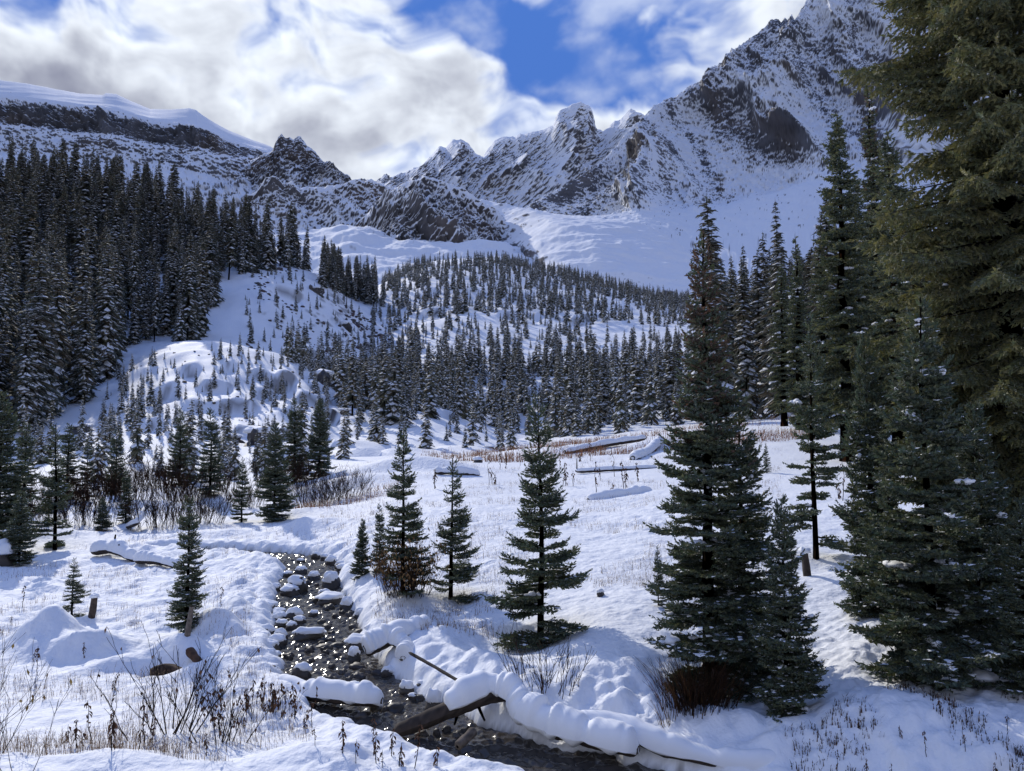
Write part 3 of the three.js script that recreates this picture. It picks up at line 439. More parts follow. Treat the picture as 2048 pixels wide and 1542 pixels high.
// close spruce: every shoot is a brush of needles
function spruceParts(o) {
  const R = rngOf(o.seed), crown = new Soup(), wood = new Soup(), snow = new Soup(), H = o.height, pal = o.palette ?? GREEN;
  const lean = (o.lean ?? 0), axis = (y) => [lean * y + 0.02 * H * noise(y * 0.5, o.seed, 1) * (y / H), 0.02 * H * noise(y * 0.5, o.seed, 5) * (y / H)];
  const tr = o.trunk ?? H * 0.016, pts = []; for (let i = 0; i <= 14; i++) { const y = -0.25 + (H + 0.25) * i / 14, a = axis(Math.max(0, y)); pts.push(new THREE.Vector3(a[0], y, a[1])); }
  const trunkS = new Soup(); trunkS.tube(pts, (i) => Math.max(0.006, tr * (1 - i / 14) ** 0.85 * (i === 0 ? 1.35 : i === 1 ? 1.1 : 1)), 9, o.bark ?? [0.060, 0.042, 0.032]);
  const nl = o.needle ?? 0.036, nw = nl * (o.needleWide ?? 0.34), per = o.per ?? 11;
  const brush = (px, py, pz, dx, dy, dz, len, col) => {
    const n = Math.max(4, Math.round(per * len / 0.13));
    for (let i = 0; i < n; i++) {
      const s = (i + R() * 0.9) / n, qx = px + dx * len * s, qy = py + dy * len * s, qz = pz + dz * len * s;
      let ax = R() * 2 - 1, ay = R() * 2 - 1, az = R() * 2 - 1; const k = ax * dx + ay * dy + az * dz; ax -= dx * k; ay -= dy * k; az -= dz * k; const l = Math.hypot(ax, ay, az) || 1; ax /= l; ay /= l; az /= l;
      const f = 0.75 + R() * 0.5, L = nl * (0.8 + R() * 0.5), ex = dx * f + ax * 0.72, ey = dy * f + ay * 0.72 + 0.1, ez = dz * f + az * 0.72, el = Math.hypot(ex, ey, ez);
      let sx = dy * az - dz * ay, sy = dz * ax - dx * az, sz = dx * ay - dy * ax;
      crown.tri(qx + sx * nw, qy + sy * nw, qz + sz * nw, qx - sx * nw, qy - sy * nw, qz - sz * nw, qx + ex / el * L, qy + ey / el * L, qz + ez / el * L, col);
    }
  };
  const shoot = (px, py, pz, dx, dy, dz, len, depth) => {
    let l = Math.hypot(dx, dy, dz); dx /= l; dy /= l; dz /= l;
    const top = py / H, rust = o.rust && R() < o.rust * sst(0.45, 0.95, top), P = rust ? RUST : pal, c0 = P[Math.floor(R() * P.length)], v = 0.75 + R() * 0.5, col = [c0[0] * v, c0[1] * v, c0[2] * v];
    brush(px, py, pz, dx, dy, dz, len, col);
    if (depth > 0 && len > 0.12) for (let s = 0.15 + R() * 0.1; s < 0.95; s += (o.twigGap ?? 0.055) / len) for (const sd of [-1, 1]) {
      const sx = -dz * sd, sz = dx * sd, q = Math.hypot(sx, sz) || 1, w = 0.75 + R() * 0.35;
      shoot(px + dx * len * s, py + dy * len * s, pz + dz * len * s, dx * 0.75 + sx / q * w, dy * 0.75 + (R() - 0.55) * 0.35 - (o.hang ?? 0), dz * 0.75 + sz / q * w, Math.min(len * 0.5, (1 - s) * len * 0.55 + 0.05), depth - 1);
    }
    if (o.dust && R() < o.dust && len > 0.05) { const s = 0.3 + R() * 0.5, w = 0.012 + R() * 0.016, m = 0.02 + R() * 0.035; const x = px + dx * len * s, y = py + dy * len * s + 0.014, z = pz + dz * len * s; snow.tri(x - dx * m - dz * w, y, z - dz * m + dx * w, x - dx * m + dz * w, y, z - dz * m - dx * w, x + dx * m, y + 0.006, z + dz * m, SNOW); snow.tri(x - dx * m - dz * w, y, z - dz * m + dx * w, x + dx * m, y + 0.006, z + dz * m, x - dz * w * 1.5, y - 0.01, z + dx * w * 1.5, SNOW); }
  };
  const prof = o.profile ?? ((t) => Math.pow(1 - t, 0.85) * (0.82 + 0.18 * sst(0, 0.15, t)));
  let y = H * (o.bare ?? 0.04);
  while (y < H - 0.08) {
    const t = y / H, L0 = Math.max(0.05, o.radius * prof(t)), nb = Math.max(3, Math.round((o.perWhorl ?? 6) * (0.75 + R() * 0.5)));
    for (let b = 0; b < nb; b++) {
      if (R() < (o.gaps ?? 0.06)) continue;
      const a = R() * 6.2832, side = o.lop ? 1 + o.lop[1] * Math.cos(a - o.lop[0]) : 1, L = L0 * (0.55 + R() * 0.58) * side, yy = y + (R() - 0.5) * (o.whorl ?? 0.14);
      const e0 = mix(o.low ?? -0.12, o.high ?? 0.75, Math.pow(t, 1.3)) + (R() - 0.5) * 0.22, [cx, cz] = axis(yy), ca = Math.cos(a), sa = Math.sin(a);
      const at = (s) => { const q = s / L; return [cx + ca * s * Math.cos(e0), yy + s * Math.sin(e0) - (o.droop ?? 0.16) * L * q * q * (1 - t) + (o.tip ?? 0.10) * L * q * q * q * q, cz + sa * s * Math.cos(e0)]; };
      const bp = []; const nseg = Math.max(2, Math.min(7, Math.round(L / 0.22))); for (let i = 0; i <= nseg; i++) { const q = at(L * i / nseg * 0.96); bp.push(new THREE.Vector3(...q)); }
      wood.tube(bp, (i) => Math.max(0.0025, (0.006 + L * 0.011) * (1 - i / nseg)), 3, o.bark ?? [0.060, 0.042, 0.032]);
      let s = Math.max(0.05, L * (o.inner ?? 0.12)); const gap = o.sideGap ?? 0.075;
      while (s < L * 0.97) {
        const p = at(s), q = at(Math.min(L, s + 0.05)), dx = q[0] - p[0], dy = q[1] - p[1], dz = q[2] - p[2], l = Math.hypot(dx, dy, dz) || 1;
        for (const sd of [-1, 1]) { const w = 0.7 + R() * 0.4, len = Math.min(o.sideMax ?? 0.5, ((L - s) * 0.55 + 0.07) * (0.75 + R() * 0.45)); shoot(p[0], p[1], p[2], dx / l * 0.8 - sa * sd * w, dy / l * 0.8 + (R() - 0.5) * 0.3 - (o.hang ?? 0), dz / l * 0.8 + ca * sd * w, len, (p[1] > (o.plainAbove ?? 99) ? 0 : o.levels ?? 1)); }
        if (R() < 0.6) shoot(p[0], p[1], p[2], dx / l, dy / l + (R() < 0.65 ? 0.5 : -0.6), dz / l, 0.05 + R() * 0.05, 0);
        if (o.snow && R() < o.snow * gap * 2 / (0.3 + L)) { const r = (0.022 + R() * R() * R() * 0.10) * (o.snowSize ?? 1) * Math.min(1, 0.25 + L / 0.6), nb2 = 2 + Math.floor(R() * 3); for (let w = 0; w < nb2; w++) { const k = r * (0.5 + R() * 0.6), u = (w - nb2 / 2) * r * 0.8; snow.blob(p[0] + ca * u + (R() - 0.5) * r, p[1] + 0.012 + k * (0.15 + R() * 0.4), p[2] + sa * u + (R() - 0.5) * r, k * 1.15, k * (0.5 + R() * 0.4), k, Math.floor(R() * 99), SNOW, o.snowDetail ?? 2, R() * 6, 0.9); } }
        s += gap * (0.7 + R() * 0.6);
      }
      const p = at(L * 0.93), q = at(L); shoot(p[0], p[1], p[2], q[0] - p[0], q[1] - p[1], q[2] - p[2], 0.09 + L * 0.07, 0);
    }
    y += (o.whorl ?? 0.14) * (0.7 + R() * 0.6) * mix(1, 0.75, t);
  }
  { const [cx, cz] = axis(H); for (let k = 0; k < 3; k++) shoot(cx, H - 0.14 - k * 0.1, cz, (R() - 0.5) * 0.1, 1, (R() - 0.5) * 0.1, 0.15, 0); }
  return { trunk: trunkS.build(), limbs: wood.build(), crown: crown.build(), snow: snow.p.length ? snow.build() : null };
}
function spruceThing(name, parts, label, group) {
  const t = thing(name, label, 'tree', group); part('trunk', parts.trunk, M.bark, t); part('limbs', parts.limbs, M.bark, t); part('crown', parts.crown, M.needles, t); if (parts.snow) part('snow_load', parts.snow, M.snow, t).userData.kind = 'stuff'; return t;
}
const kinds = {
  open: spruceParts({ seed: 21, height: 3, radius: 0.74, whorl: 0.185, perWhorl: 6, snow: 0.13, dust: 0.05, bare: 0.05, gaps: 0.14, sideMax: 0.24, sideGap: 0.06, twigGap: 0.06, needle: 0.032, tip: 0.22, droop: 0.26, low: 0.02, levels: 1 }),
  airy: spruceParts({ seed: 22, height: 3, radius: 0.62, whorl: 0.185, perWhorl: 6, snow: 0.06, dust: 0.03, bare: 0.07, gaps: 0.18, sideMax: 0.20, sideGap: 0.06, twigGap: 0.06, needle: 0.032, tip: 0.22, droop: 0.24, low: 0.05, levels: 1 }),
  openTwo: spruceParts({ seed: 27, height: 3, radius: 0.72, whorl: 0.17, perWhorl: 5, snow: 0.2, dust: 0.1, bare: 0.09, gaps: 0.2, sideMax: 0.24, sideGap: 0.062, twigGap: 0.06, needle: 0.033, tip: 0.15, droop: 0.34, low: 0.0, levels: 1, lop: [1.1, 0.22], lean: 0.02 }),
  airyTwo: spruceParts({ seed: 28, height: 3, radius: 0.60, whorl: 0.165, perWhorl: 5, snow: 0.1, dust: 0.08, bare: 0.05, gaps: 0.2, sideMax: 0.22, sideGap: 0.06, twigGap: 0.06, needle: 0.033, tip: 0.24, droop: 0.2, low: 0.1, levels: 1, lop: [3.5, 0.25], lean: -0.02 }),
  dense: spruceParts({ seed: 23, height: 3, radius: 0.66, whorl: 0.125, perWhorl: 7, snow: 0.28, dust: 0.12, bare: 0.02, gaps: 0.05, sideMax: 0.26, tip: 0.2, profile: (t) => Math.pow(1 - t, 0.7) * (0.7 + 0.3 * sst(0, 0.2, t)) }),
  slim: spruceParts({ seed: 24, height: 3, radius: 0.44, whorl: 0.14, perWhorl: 6, snow: 0.25, dust: 0.12, bare: 0.03, gaps: 0.08, sideMax: 0.2, tip: 0.2, profile: (t) => Math.pow(1 - t, 0.55) * (0.75 + 0.25 * sst(0, 0.2, t)) }),
};
function plant(kind, px, py, top, depth, label, opt = {}) { // a young spruce from its foot, its top and its distance
  let best = 1e9, dd = depth; for (let k = 0; k <= 160; k++) { const d = depth * mix(0.75, 1.5, k / 160), X = (px - 1024) / FOCAL * d, e = Math.abs(bearing(X, height(X, -d, false), -d)[1] - py) + 6 * Math.abs(d / depth - 1); if (e < best) { best = e; dd = d; } } depth = dd;
  const x = (px - 1024) / FOCAL * depth, y = height(x, -depth, false), foot = bearing(x, y, -depth)[1], H = (foot - top) / FOCAL * depth, t = spruceThing('spruce_tree', kinds[kind], label, opt.group);
  t.position.set(x, y - 0.03, -depth); const k = H / 3; t.scale.set(k * (opt.wide ?? 1), k, k * (opt.wide ?? 1)); t.rotation.y = opt.turn ?? (px * 0.37) % 6.28; if (opt.lean) t.rotation.z = opt.lean; return t;
}
plant('open', 1080, 1285, 800, 9.4, 'open-branched young spruce standing alone right of the brook, shadow on snow', { turn: 0.4 });
plant('airy', 808, 1190, 862, 11.6, 'tallest of three young spruces behind the russet shrub by the brook', { turn: 2.1 });
plant('airyTwo', 903, 1200, 915, 11.2, 'slender young spruce just right of the russet brookside shrub', { turn: 4.2, wide: 1.12 });
plant('dense', 728, 1160, 1040, 12.4, 'low bushy spruce at brook edge left of the russet shrub', { wide: 1.0 });
plant('slim', 762, 1150, 1010, 12.9, 'thin pale spruce sapling between low bushy spruce and tall brookside spruce', { wide: 0.9 });
plant('slim', 385, 1262, 1000, 10.6, 'narrow lone spruce on snowy left bank beside a broken grey stub', { turn: 1.0, wide: 1.1 });
plant('openTwo', 158, 1235, 1118, 11.9, 'tiny spruce with broken stump on left snowfield', { wide: 1.35 });
plant('dense', 552, 1042, 850, 20.5, 'dense dark spruce casting shadow on bank above brook head', { wide: 1.15 });
plant('airy', 488, 1045, 915, 22, 'thin young spruce left of dense dark spruce above brook', {});
plant('slim', 424, 990, 820, 27, 'narrow spruce with rusty top on left rise', { wide: 1.25 });
plant('open', 362, 972, 815, 30, 'broad-based spruce left of the rusty-topped narrow spruce', { wide: 1.0 });
plant('dense', 640, 955, 800, 36, 'bushy spruce left of the rounded snow mound', { wide: 1.1 });
plant('slim', 590, 965, 800, 38, 'narrow frosted spruce behind the dense dark bank spruce', { wide: 1.3 });
plant('airyTwo', 120, 1100, 850, 17.5, 'thin-stemmed spruce with bare lower trunk at left edge group', { wide: 1.05 });
plant('dense', 50, 1130, 985, 16.5, 'dark bushy spruce beside snow-capped boulder at left edge', { wide: 1.3 });
plant('dense', 5, 1090, 790, 18.5, 'large frosted spruce cut by the left picture edge', { wide: 1.15 });
plant('slim', 55, 1030, 850, 24, 'frosted narrow spruce second from the left edge', { wide: 1.3 });
plant('dense', 212, 1062, 995, 20, 'round low spruce bush on left snow flat', { wide: 1.5 });
plant('slim', 258, 1045, 940, 22, 'rust-tinged small spruce beside fallen snowy wood on left', { wide: 1.2 });
plant('slim', 140, 1000, 850, 29, 'frosted spruce with golden top in left group', { wide: 1.3 });
plant('openTwo', 180, 1000, 880, 28, 'spreading frosted spruce in middle of left group', {});
plant('slim', 236, 990, 860, 30, 'narrow dark spruce at right end of left group', { wide: 1.25 });
plant('dense', 1560, 1435, 1010, 7.35, 'spruce with drooping lower skirt at foot of the tall cluster, right', { wide: 0.86, turn: 2.2 });
plant('openTwo', 1625, 1118, 640, 13.2, 'spruce with large snow lump on its left boughs, trunk visible', { wide: 0.82, turn: 1.7 });
plant('airy', 1530, 945, 885, 27, 'tiny spruce sapling on meadow right of the tall cluster', {});
plant('dense', 1735, 1230, 690, 11.2, 'dark spruce with snow tuft on its thin leader, before giant', { wide: 0.75 });
plant('dense', 2030, 1395, 1010, 6.9, 'olive spruce boughs cut by lower right picture edge', { wide: 0.9 });
plant('airy', 1312, 1215, 1090, 10.2, 'tiny sapling at left foot of the tall spruce cluster', { wide: 0.8 });
plant('dense', 1945, 1330, 820, 8.4, 'dark green spruce squeezed between giant and right edge boughs', { wide: 0.95 });
plant('openTwo', 1775, 1290, 930, 9.0, 'lower spruce left of the dark one with trunk showing', { wide: 0.95 });
// the tall cluster in the right foreground
{
  const cluster = (seed, px, foot, top, depth, radius, label, more = {}) => {
    const x = (px - 1024) / FOCAL * depth, y = height(x, -depth, false), H = (bearing(x, y, -depth)[1] - top) / FOCAL * depth;
    const t = spruceThing('spruce_tree', spruceParts({ seed, height: H, radius, whorl: 0.17, perWhorl: 7, snow: 0.32, dust: 0.10, gaps: 0.07, sideGap: 0.075, sideMax: 0.28, tip: 0.2, droop: 0.22, snowSize: 1.2, ...more }), label); t.position.set(x, y - 0.03, -depth); return t;
  };
  cluster(61, 1412, 1385, 470, 8.5, 0.74, 'tallest spruce of the right foreground cluster, with browned thin top', { rust: 0.7, radius: 0.86, profile: (t) => Math.pow(1 - t, 1.0) * (0.75 + 0.25 * sst(0.05, 0.25, t)) + 0.06 * sst(1, 0.9, t) });
  cluster(62, 1478, 1380, 800, 8.8, 0.62, 'second spruce of right foreground cluster, snow-tipped leader', { profile: (t) => Math.pow(1 - t, 0.7) * (0.8 + 0.2 * sst(0.05, 0.25, t)) });
  cluster(63, 1848, 1370, 600, 7.9, 0.95, 'dark spruce in front of giant, trunk showing through lower boughs', { palette: GREEN, hang: 0.06, per: 9, needle: 0.042 });
  // middle-distance tall trees behind them
  const tall = (seed, px, top, depth, radius, label, more = {}) => {
    const x = (px - 1024) / FOCAL * depth, y = height(x, -depth, false), H = (bearing(x, y, -depth)[1] - top) / FOCAL * depth;
    const t = spruceThing('spruce_tree', spruceParts({ seed, height: H, radius, palette: GREEN.concat(OLIVE.slice(0, 2)), snowDetail: 1, whorl: 0.36, perWhorl: 7, snow: 0.3, snowSize: 2.0, dust: 0.2, sideGap: 0.17, twigGap: 0.13, needle: 0.10, needleWide: 0.3, per: 5, bare: 0.1, gaps: 0.2, trunk: 0.24, hang: 0.28, droop: 0.3, sideMax: 0.7, low: -0.25, high: 0.35, ...more }), label); t.position.set(x, y - 0.05, -depth); return t;
  };
  tall(71, 1692, 215, 30, 1.75, 'very tall spruce with reddish lower trunk behind the meadow', { bark: [0.105, 0.052, 0.032], bare: 0.13, profile: (t) => Math.pow(1 - t, 0.6) * (0.8 + 0.2 * sst(0.1, 0.3, t)) });
  tall(72, 1758, 145, 36, 1.9, 'very tall dark spruce half hidden behind the giant spruce', { rust: 0.3 });
  const fill = (src, px, top, depth, label) => { const x = (px - 1024) / FOCAL * depth, y = height(x, -depth, false), H = (bearing(x, y, -depth)[1] - top) / FOCAL * depth, c = copyOf(src, label); c.position.set(x, y - 0.05, -depth); const b = new THREE.Box3().setFromObject(src.children[0]), k = H / (b.max.y - b.min.y); c.scale.set(k * 1.1, k, k * 1.1); c.rotation.y = px; };
  const one = scene.children[scene.children.length - 2], two = scene.children[scene.children.length - 1];
  fill(one, 1722, 330, 34, 'tall dark spruce just right of the reddish trunk'); fill(two, 1650, 400, 41, 'tall spruce between reddish-trunked one and left neighbour'); fill(one, 1795, 235, 27, 'tall spruce mostly behind left boughs of giant'); fill(two, 1840, 330, 22, 'spruce deep in shade behind the giant'); fill(one, 1568, 520, 48, 'tall spruce at left end of the near right row');
  tall(73, 1600, 470, 44, 1.5, 'tall spruce left of the one with reddish trunk', {});
  // the giant at the right edge
  const gd = 9.8, gx = (2025 - 1024) / FOCAL * gd, gy = height(gx, -gd, false);
  const giant = spruceThing('spruce_tree', spruceParts({ seed: 81, height: 13, radius: 1.75, whorl: 0.25, perWhorl: 9, palette: OLIVE, snow: 0.10, snowSize: 1.2, dust: 0.012, sideGap: 0.115, twigGap: 0.092, needle: 0.058, needleWide: 0.28, per: 7, plainAbove: 9.8, snowDetail: 1, bare: 0.07, gaps: 0.14, trunk: 0.2, hang: 0.6, levels: 1, sideMax: 0.46, low: -0.28, high: 0.12, droop: 0.2, inner: 0.12, lop: [Math.PI, 0.12], bark: [0.075, 0.058, 0.046], profile: (t) => 0.86 + 0.10 * Math.sin(t * 21 + 1) + 0.10 * sst(0.3, 0, t) - 0.8 * sst(0.8, 1, t) }), 'giant olive-green spruce filling the right edge of the picture');
  giant.position.set(gx, gy - 0.05, -gd);
}

// ---------------------------------------------------------------- the forest: conifers seen from 40 metres to half a kilometre away
function conifer(o) {                               // one soup: trunk, tiers of drooping boughs, snow lying on them; height 1 unit = 1 m
  const R = rngOf(o.seed), crown = new Soup(), snow = new Soup(), trunk = new Soup(), H = o.height, pal = [[0.082, 0.094, 0.066], [0.106, 0.102, 0.058], [0.086, 0.094, 0.074], [0.130, 0.104, 0.064]];
  trunk.tube([0, 0.5, 1].map((t) => new THREE.Vector3(0, -0.4 + (H * 0.98 + 0.4) * t, 0)), (i) => H * 0.011 * (1 - i * 0.48), 5, [0.055, 0.042, 0.034]);
  let y = H * o.bare;
  while (y < H) {
    const t = y / H, L0 = o.radius * Math.pow(1 - t, o.pow) * (0.8 + 0.2 * sst(0, 0.2, t)) + 0.05 * o.radius, n = o.per;
    for (let b = 0; b < n; b++) {
      if (R() < 0.1) continue;
      const a = R() * 6.2832, L = L0 * (0.6 + R() * 0.55), ca = Math.cos(a), sa = Math.sin(a), yy = y + (R() - 0.5) * o.tier, e = mix(-0.85, 0.0, t * t) + (R() - 0.5) * 0.35, w = (0.20 + R() * 0.16) * L + 0.05 * o.radius, c0 = pal[Math.floor(R() * pal.length)], v = 0.7 + R() * 0.6, col = [c0[0] * v, c0[1] * v, c0[2] * v];
      const mx = ca * L * 0.55, mz = sa * L * 0.55, my = yy + L * 0.55 * Math.sin(e) + 0.02 * L, ex = ca * L, ez = sa * L, ey = yy + L * Math.sin(e) - 0.08 * L, dr = 0.12 * L + 0.03;
      const lx = mx - sa * w, lz = mz + ca * w, rx = mx + sa * w, rz = mz - ca * w;
      crown.tri(0, yy, 0, lx, my - dr, lz, mx, my, mz, col); crown.tri(0, yy, 0, mx, my, mz, rx, my - dr, rz, col); crown.tri(mx, my, mz, lx, my - dr, lz, ex, ey, ez, col); crown.tri(mx, my, mz, ex, ey, ez, rx, my - dr, rz, col);
      for (let k = 0; k < o.frill; k++) { const s = 0.3 + R() * 0.7, sd = R() < 0.5 ? -1 : 1, bx = ca * L * s, bz = sa * L * s, by = yy + L * s * Math.sin(e), q = w * (1.3 - s * 0.5); crown.tri(bx - ca * w * 0.3, by, bz - sa * w * 0.3, bx + ca * w * 0.3, by, bz + sa * w * 0.3, bx - sa * sd * q * 1.2 + ca * w * 0.7, by - dr * (0.8 + R() * 1.6), bz + ca * sd * q * 1.2 + sa * w * 0.7, col); }
      for (let f = 0; f < 2; f++) if (R() < o.frost) { const k = f ? 0.35 + R() * 0.4 : 0.75 + R() * 0.35, u = 0.03 + 0.03 * L, s0 = f ? 0.5 + R() * 0.3 : 0.15 + R() * 0.3, px = ca * L * s0, pz = sa * L * s0, py = yy + L * s0 * Math.sin(e) + u, ww = w * k, fx = ca * L * (0.75 + R() * 0.2), fz = sa * L * (0.75 + R() * 0.2), fy = mix(yy, ey, 0.85) + u + 0.02 * L; snow.tri(px, py, pz, mx - sa * ww, my + u - dr * k * 0.9, mz + ca * ww, fx, fy, fz, SNOW); snow.tri(px, py, pz, fx, fy, fz, mx + sa * ww, my + u - dr * k * 0.9, mz - ca * ww, SNOW); }
    }
    y += o.tier * (0.7 + R() * 0.6) * mix(1, 0.6, t);
  }
  crown.tri(-0.06, H * 0.96, 0, 0.06, H * 0.96, 0, 0, H * 1.02, 0, pal[0]);
  return { trunk: trunk.build(), crown: crown.build(), snow: snow.build() };
}
const tallKinds = [[2.0, 0.62, 0.06, 0.9, 8], [2.35, 0.8, 0.03, 0.95, 8], [1.55, 0.5, 0.16, 0.75, 7], [2.7, 0.95, 0.05, 0.9, 8], [1.8, 0.72, 0.22, 0.6, 6], [2.1, 0.45, 0.1, 0.95, 8]].map(([radius, pow, bare, frost, per], k) => conifer({ seed: 300 + k, height: 18, radius, tier: 0.52, per, pow, bare, frill: 4, frost }));
const smallKinds = [0, 1, 2].map((k) => conifer({ seed: 320 + k, height: 7, radius: 1.15 + 0.2 * (k % 2), tier: 0.34, per: 7, pow: 0.7, bare: 0.04, frill: 3, frost: 0.85 }));
const farKinds = [0, 1, 2, 3].map((k) => { const t = conifer({ seed: 340 + k, height: 10, radius: 1.75 + 0.3 * (k % 2), tier: 0.62, per: 7, pow: 0.68, bare: 0.05, frill: 1, frost: 0.7 }); return mergeGeometries([t.trunk, t.crown, t.snow]); });
const inside = (poly, x, y) => { let c = false; for (let i = 0, j = poly.length - 1; i < poly.length; j = i++) { const [a, b] = poly[i], [p, q] = poly[j]; if ((b > y) !== (q > y) && x < (p - a) * (y - b) / (q - b) + a) c = !c; } return c; };
// stands: outline of the ground they grow on as seen in the photograph, range of distance, spacing, heights
const stands = [
  { key: 'slope', poly: [[-260, 880], [40, 872], [110, 850], [185, 800], [225, 740], [240, 705], [320, 690], [395, 684], [425, 620], [445, 565], [500, 545], [560, 535], [640, 545], [690, 565], [745, 590], [750, 540], [520, 500], [340, 440], [0, 375], [-260, 360]], d: [68, 262], gap: 3.3, h: [8, 22], n: 5200, clump: -0.22 },
  { key: 'slope', poly: [[640, 575], [760, 620], [760, 560], [640, 530]], d: [215, 300], gap: 3.2, h: [12, 17], n: 900 },
  { key: 'open', poly: [[480, 560], [560, 545], [640, 560], [740, 620], [730, 700], [660, 740], [620, 690], [500, 690]], d: [115, 240], gap: 3.5, h: [1.2, 4.5], n: 900, clump: -0.06 },
  { key: 'knoll', poly: [[210, 770], [340, 700], [520, 705], [620, 740], [660, 800], [660, 890], [200, 900]], d: [66, 124], gap: 1.9, h: [0.7, 3.2], n: 2600, clump: -0.14 },
  { key: 'knolltop', poly: [[470, 712], [640, 720], [680, 790], [640, 800], [560, 715]], d: [112, 170], gap: 3.0, h: [3, 9], n: 260 },
  { key: 'hill', poly: [[750, 620], [770, 560], [850, 530], [1024, 524], [1200, 560], [1380, 600], [1380, 680], [1200, 660], [1000, 640], [880, 640]], d: [240, 445], gap: 3.5, h: [3, 8], n: 4600, clump: -0.22 },
  { key: 'hillopen', poly: [[740, 620], [880, 640], [1000, 640], [1200, 660], [1400, 680], [1400, 760], [1100, 720], [900, 710], [740, 740]], d: [150, 290], gap: 3.0, h: [1.8, 6.5], n: 2600, clump: -0.08 },
  { key: 'belt', poly: [[670, 760], [720, 740], [900, 715], [1100, 730], [1400, 770], [1420, 862], [1240, 885], [1060, 872], [900, 835], [760, 850], [660, 830]], d: [72, 190], gap: 2.5, h: [2.2, 10], n: 3600, clump: -0.16, skew: 1.4 },
  { key: 'foot', poly: [[560, 900], [700, 840], [900, 822], [1040, 880], [1040, 905], [860, 908], [600, 925]], d: [52, 104], gap: 3.0, h: [1.2, 4.5], n: 260 },
  { key: 'flat', poly: [[0, 985], [20, 890], [200, 890], [640, 905], [660, 930], [560, 965], [420, 960], [250, 965]], d: [36, 76], gap: 2.2, h: [1.0, 4.6], n: 900, clump: -0.12, skew: 1.5 },
  { key: 'east', poly: [[1380, 850], [1380, 800], [1420, 720], [1600, 660], [2100, 600], [2100, 790], [1700, 812], [1560, 838], [1440, 852]], d: [52, 190], gap: 3.4, h: [13, 19], n: 1400 },
];
const grown = [];
{
  const R = rngOf(99), cell = new Map(), C = 6;
  for (const st of stands) for (let k = 0; k < st.n; k++) {
    const xs = st.poly.map((p) => p[0]), px = mix(Math.min(...xs), Math.max(...xs), R()), d = Math.sqrt(mix(st.d[0] ** 2, st.d[1] ** 2, R())), x = (px - 1024) / FOCAL * d, z = -d, y = height(x, z, false), [bx, by] = bearing(x, y, z), roll = R(), roll2 = R(), turn = R() * 6.28;
    if (!inside(st.poly, bx, by)) continue;
    if (st.clump !== undefined && fbm(x * 0.045, z * 0.045, 21.5, 3) < st.clump) continue;
    const ci = Math.floor(x / C), cj = Math.floor(z / C); let ok = true;
    for (let a = -1; a <= 1 && ok; a++) for (let b = -1; b <= 1 && ok; b++) for (const o of cell.get((ci + a) + ',' + (cj + b)) ?? []) if (Math.hypot(o.x - x, o.z - z) < st.gap * (0.65 + 0.5 * roll2)) { ok = false; break; }
    if (!ok) continue;
    const H = mix(st.h[0], st.h[1], Math.pow(roll, st.skew ?? 1.1)), t = { key: st.key, x, y, z, H, turn, d, px: bx, py: by, size: H / d };
    const id = ci + ',' + cj; if (!cell.has(id)) cell.set(id, []); cell.get(id).push(t); grown.push(t);
  }
}
const words = {
  slope: ['tall snow-dusted spruce of dense left slope forest', 'spruces of the left slope forest'], open: ['small scattered spruce on open snow slope left of gully', 'scattered trees on the open snow slope'],
  knoll: ['small frosted spruce on the snowy left knoll', 'small spruces on the left knoll'], knolltop: ['medium frosted spruce behind the sunlit top of left knoll', 'spruces behind the left knoll'],
  hill: ['small spruce on the crest of central wooded hill', 'spruces on the central hill'], hillopen: ['spruce on the open snowy lower side of central hill', 'spruces on the open side of the central hill'],
  belt: ['frosted spruce in the belt behind the meadow, centre', 'spruces of the belt behind the meadow'], foot: ['little spruce on the low snowy knoll in the centre', 'little spruces on the central low knoll'],
  flat: ['frosted spruce in the line across the left valley floor', 'spruces across the left valley floor'], east: ['tall frosted spruce in the stand right of the meadow', 'spruces of the right stand'],
};
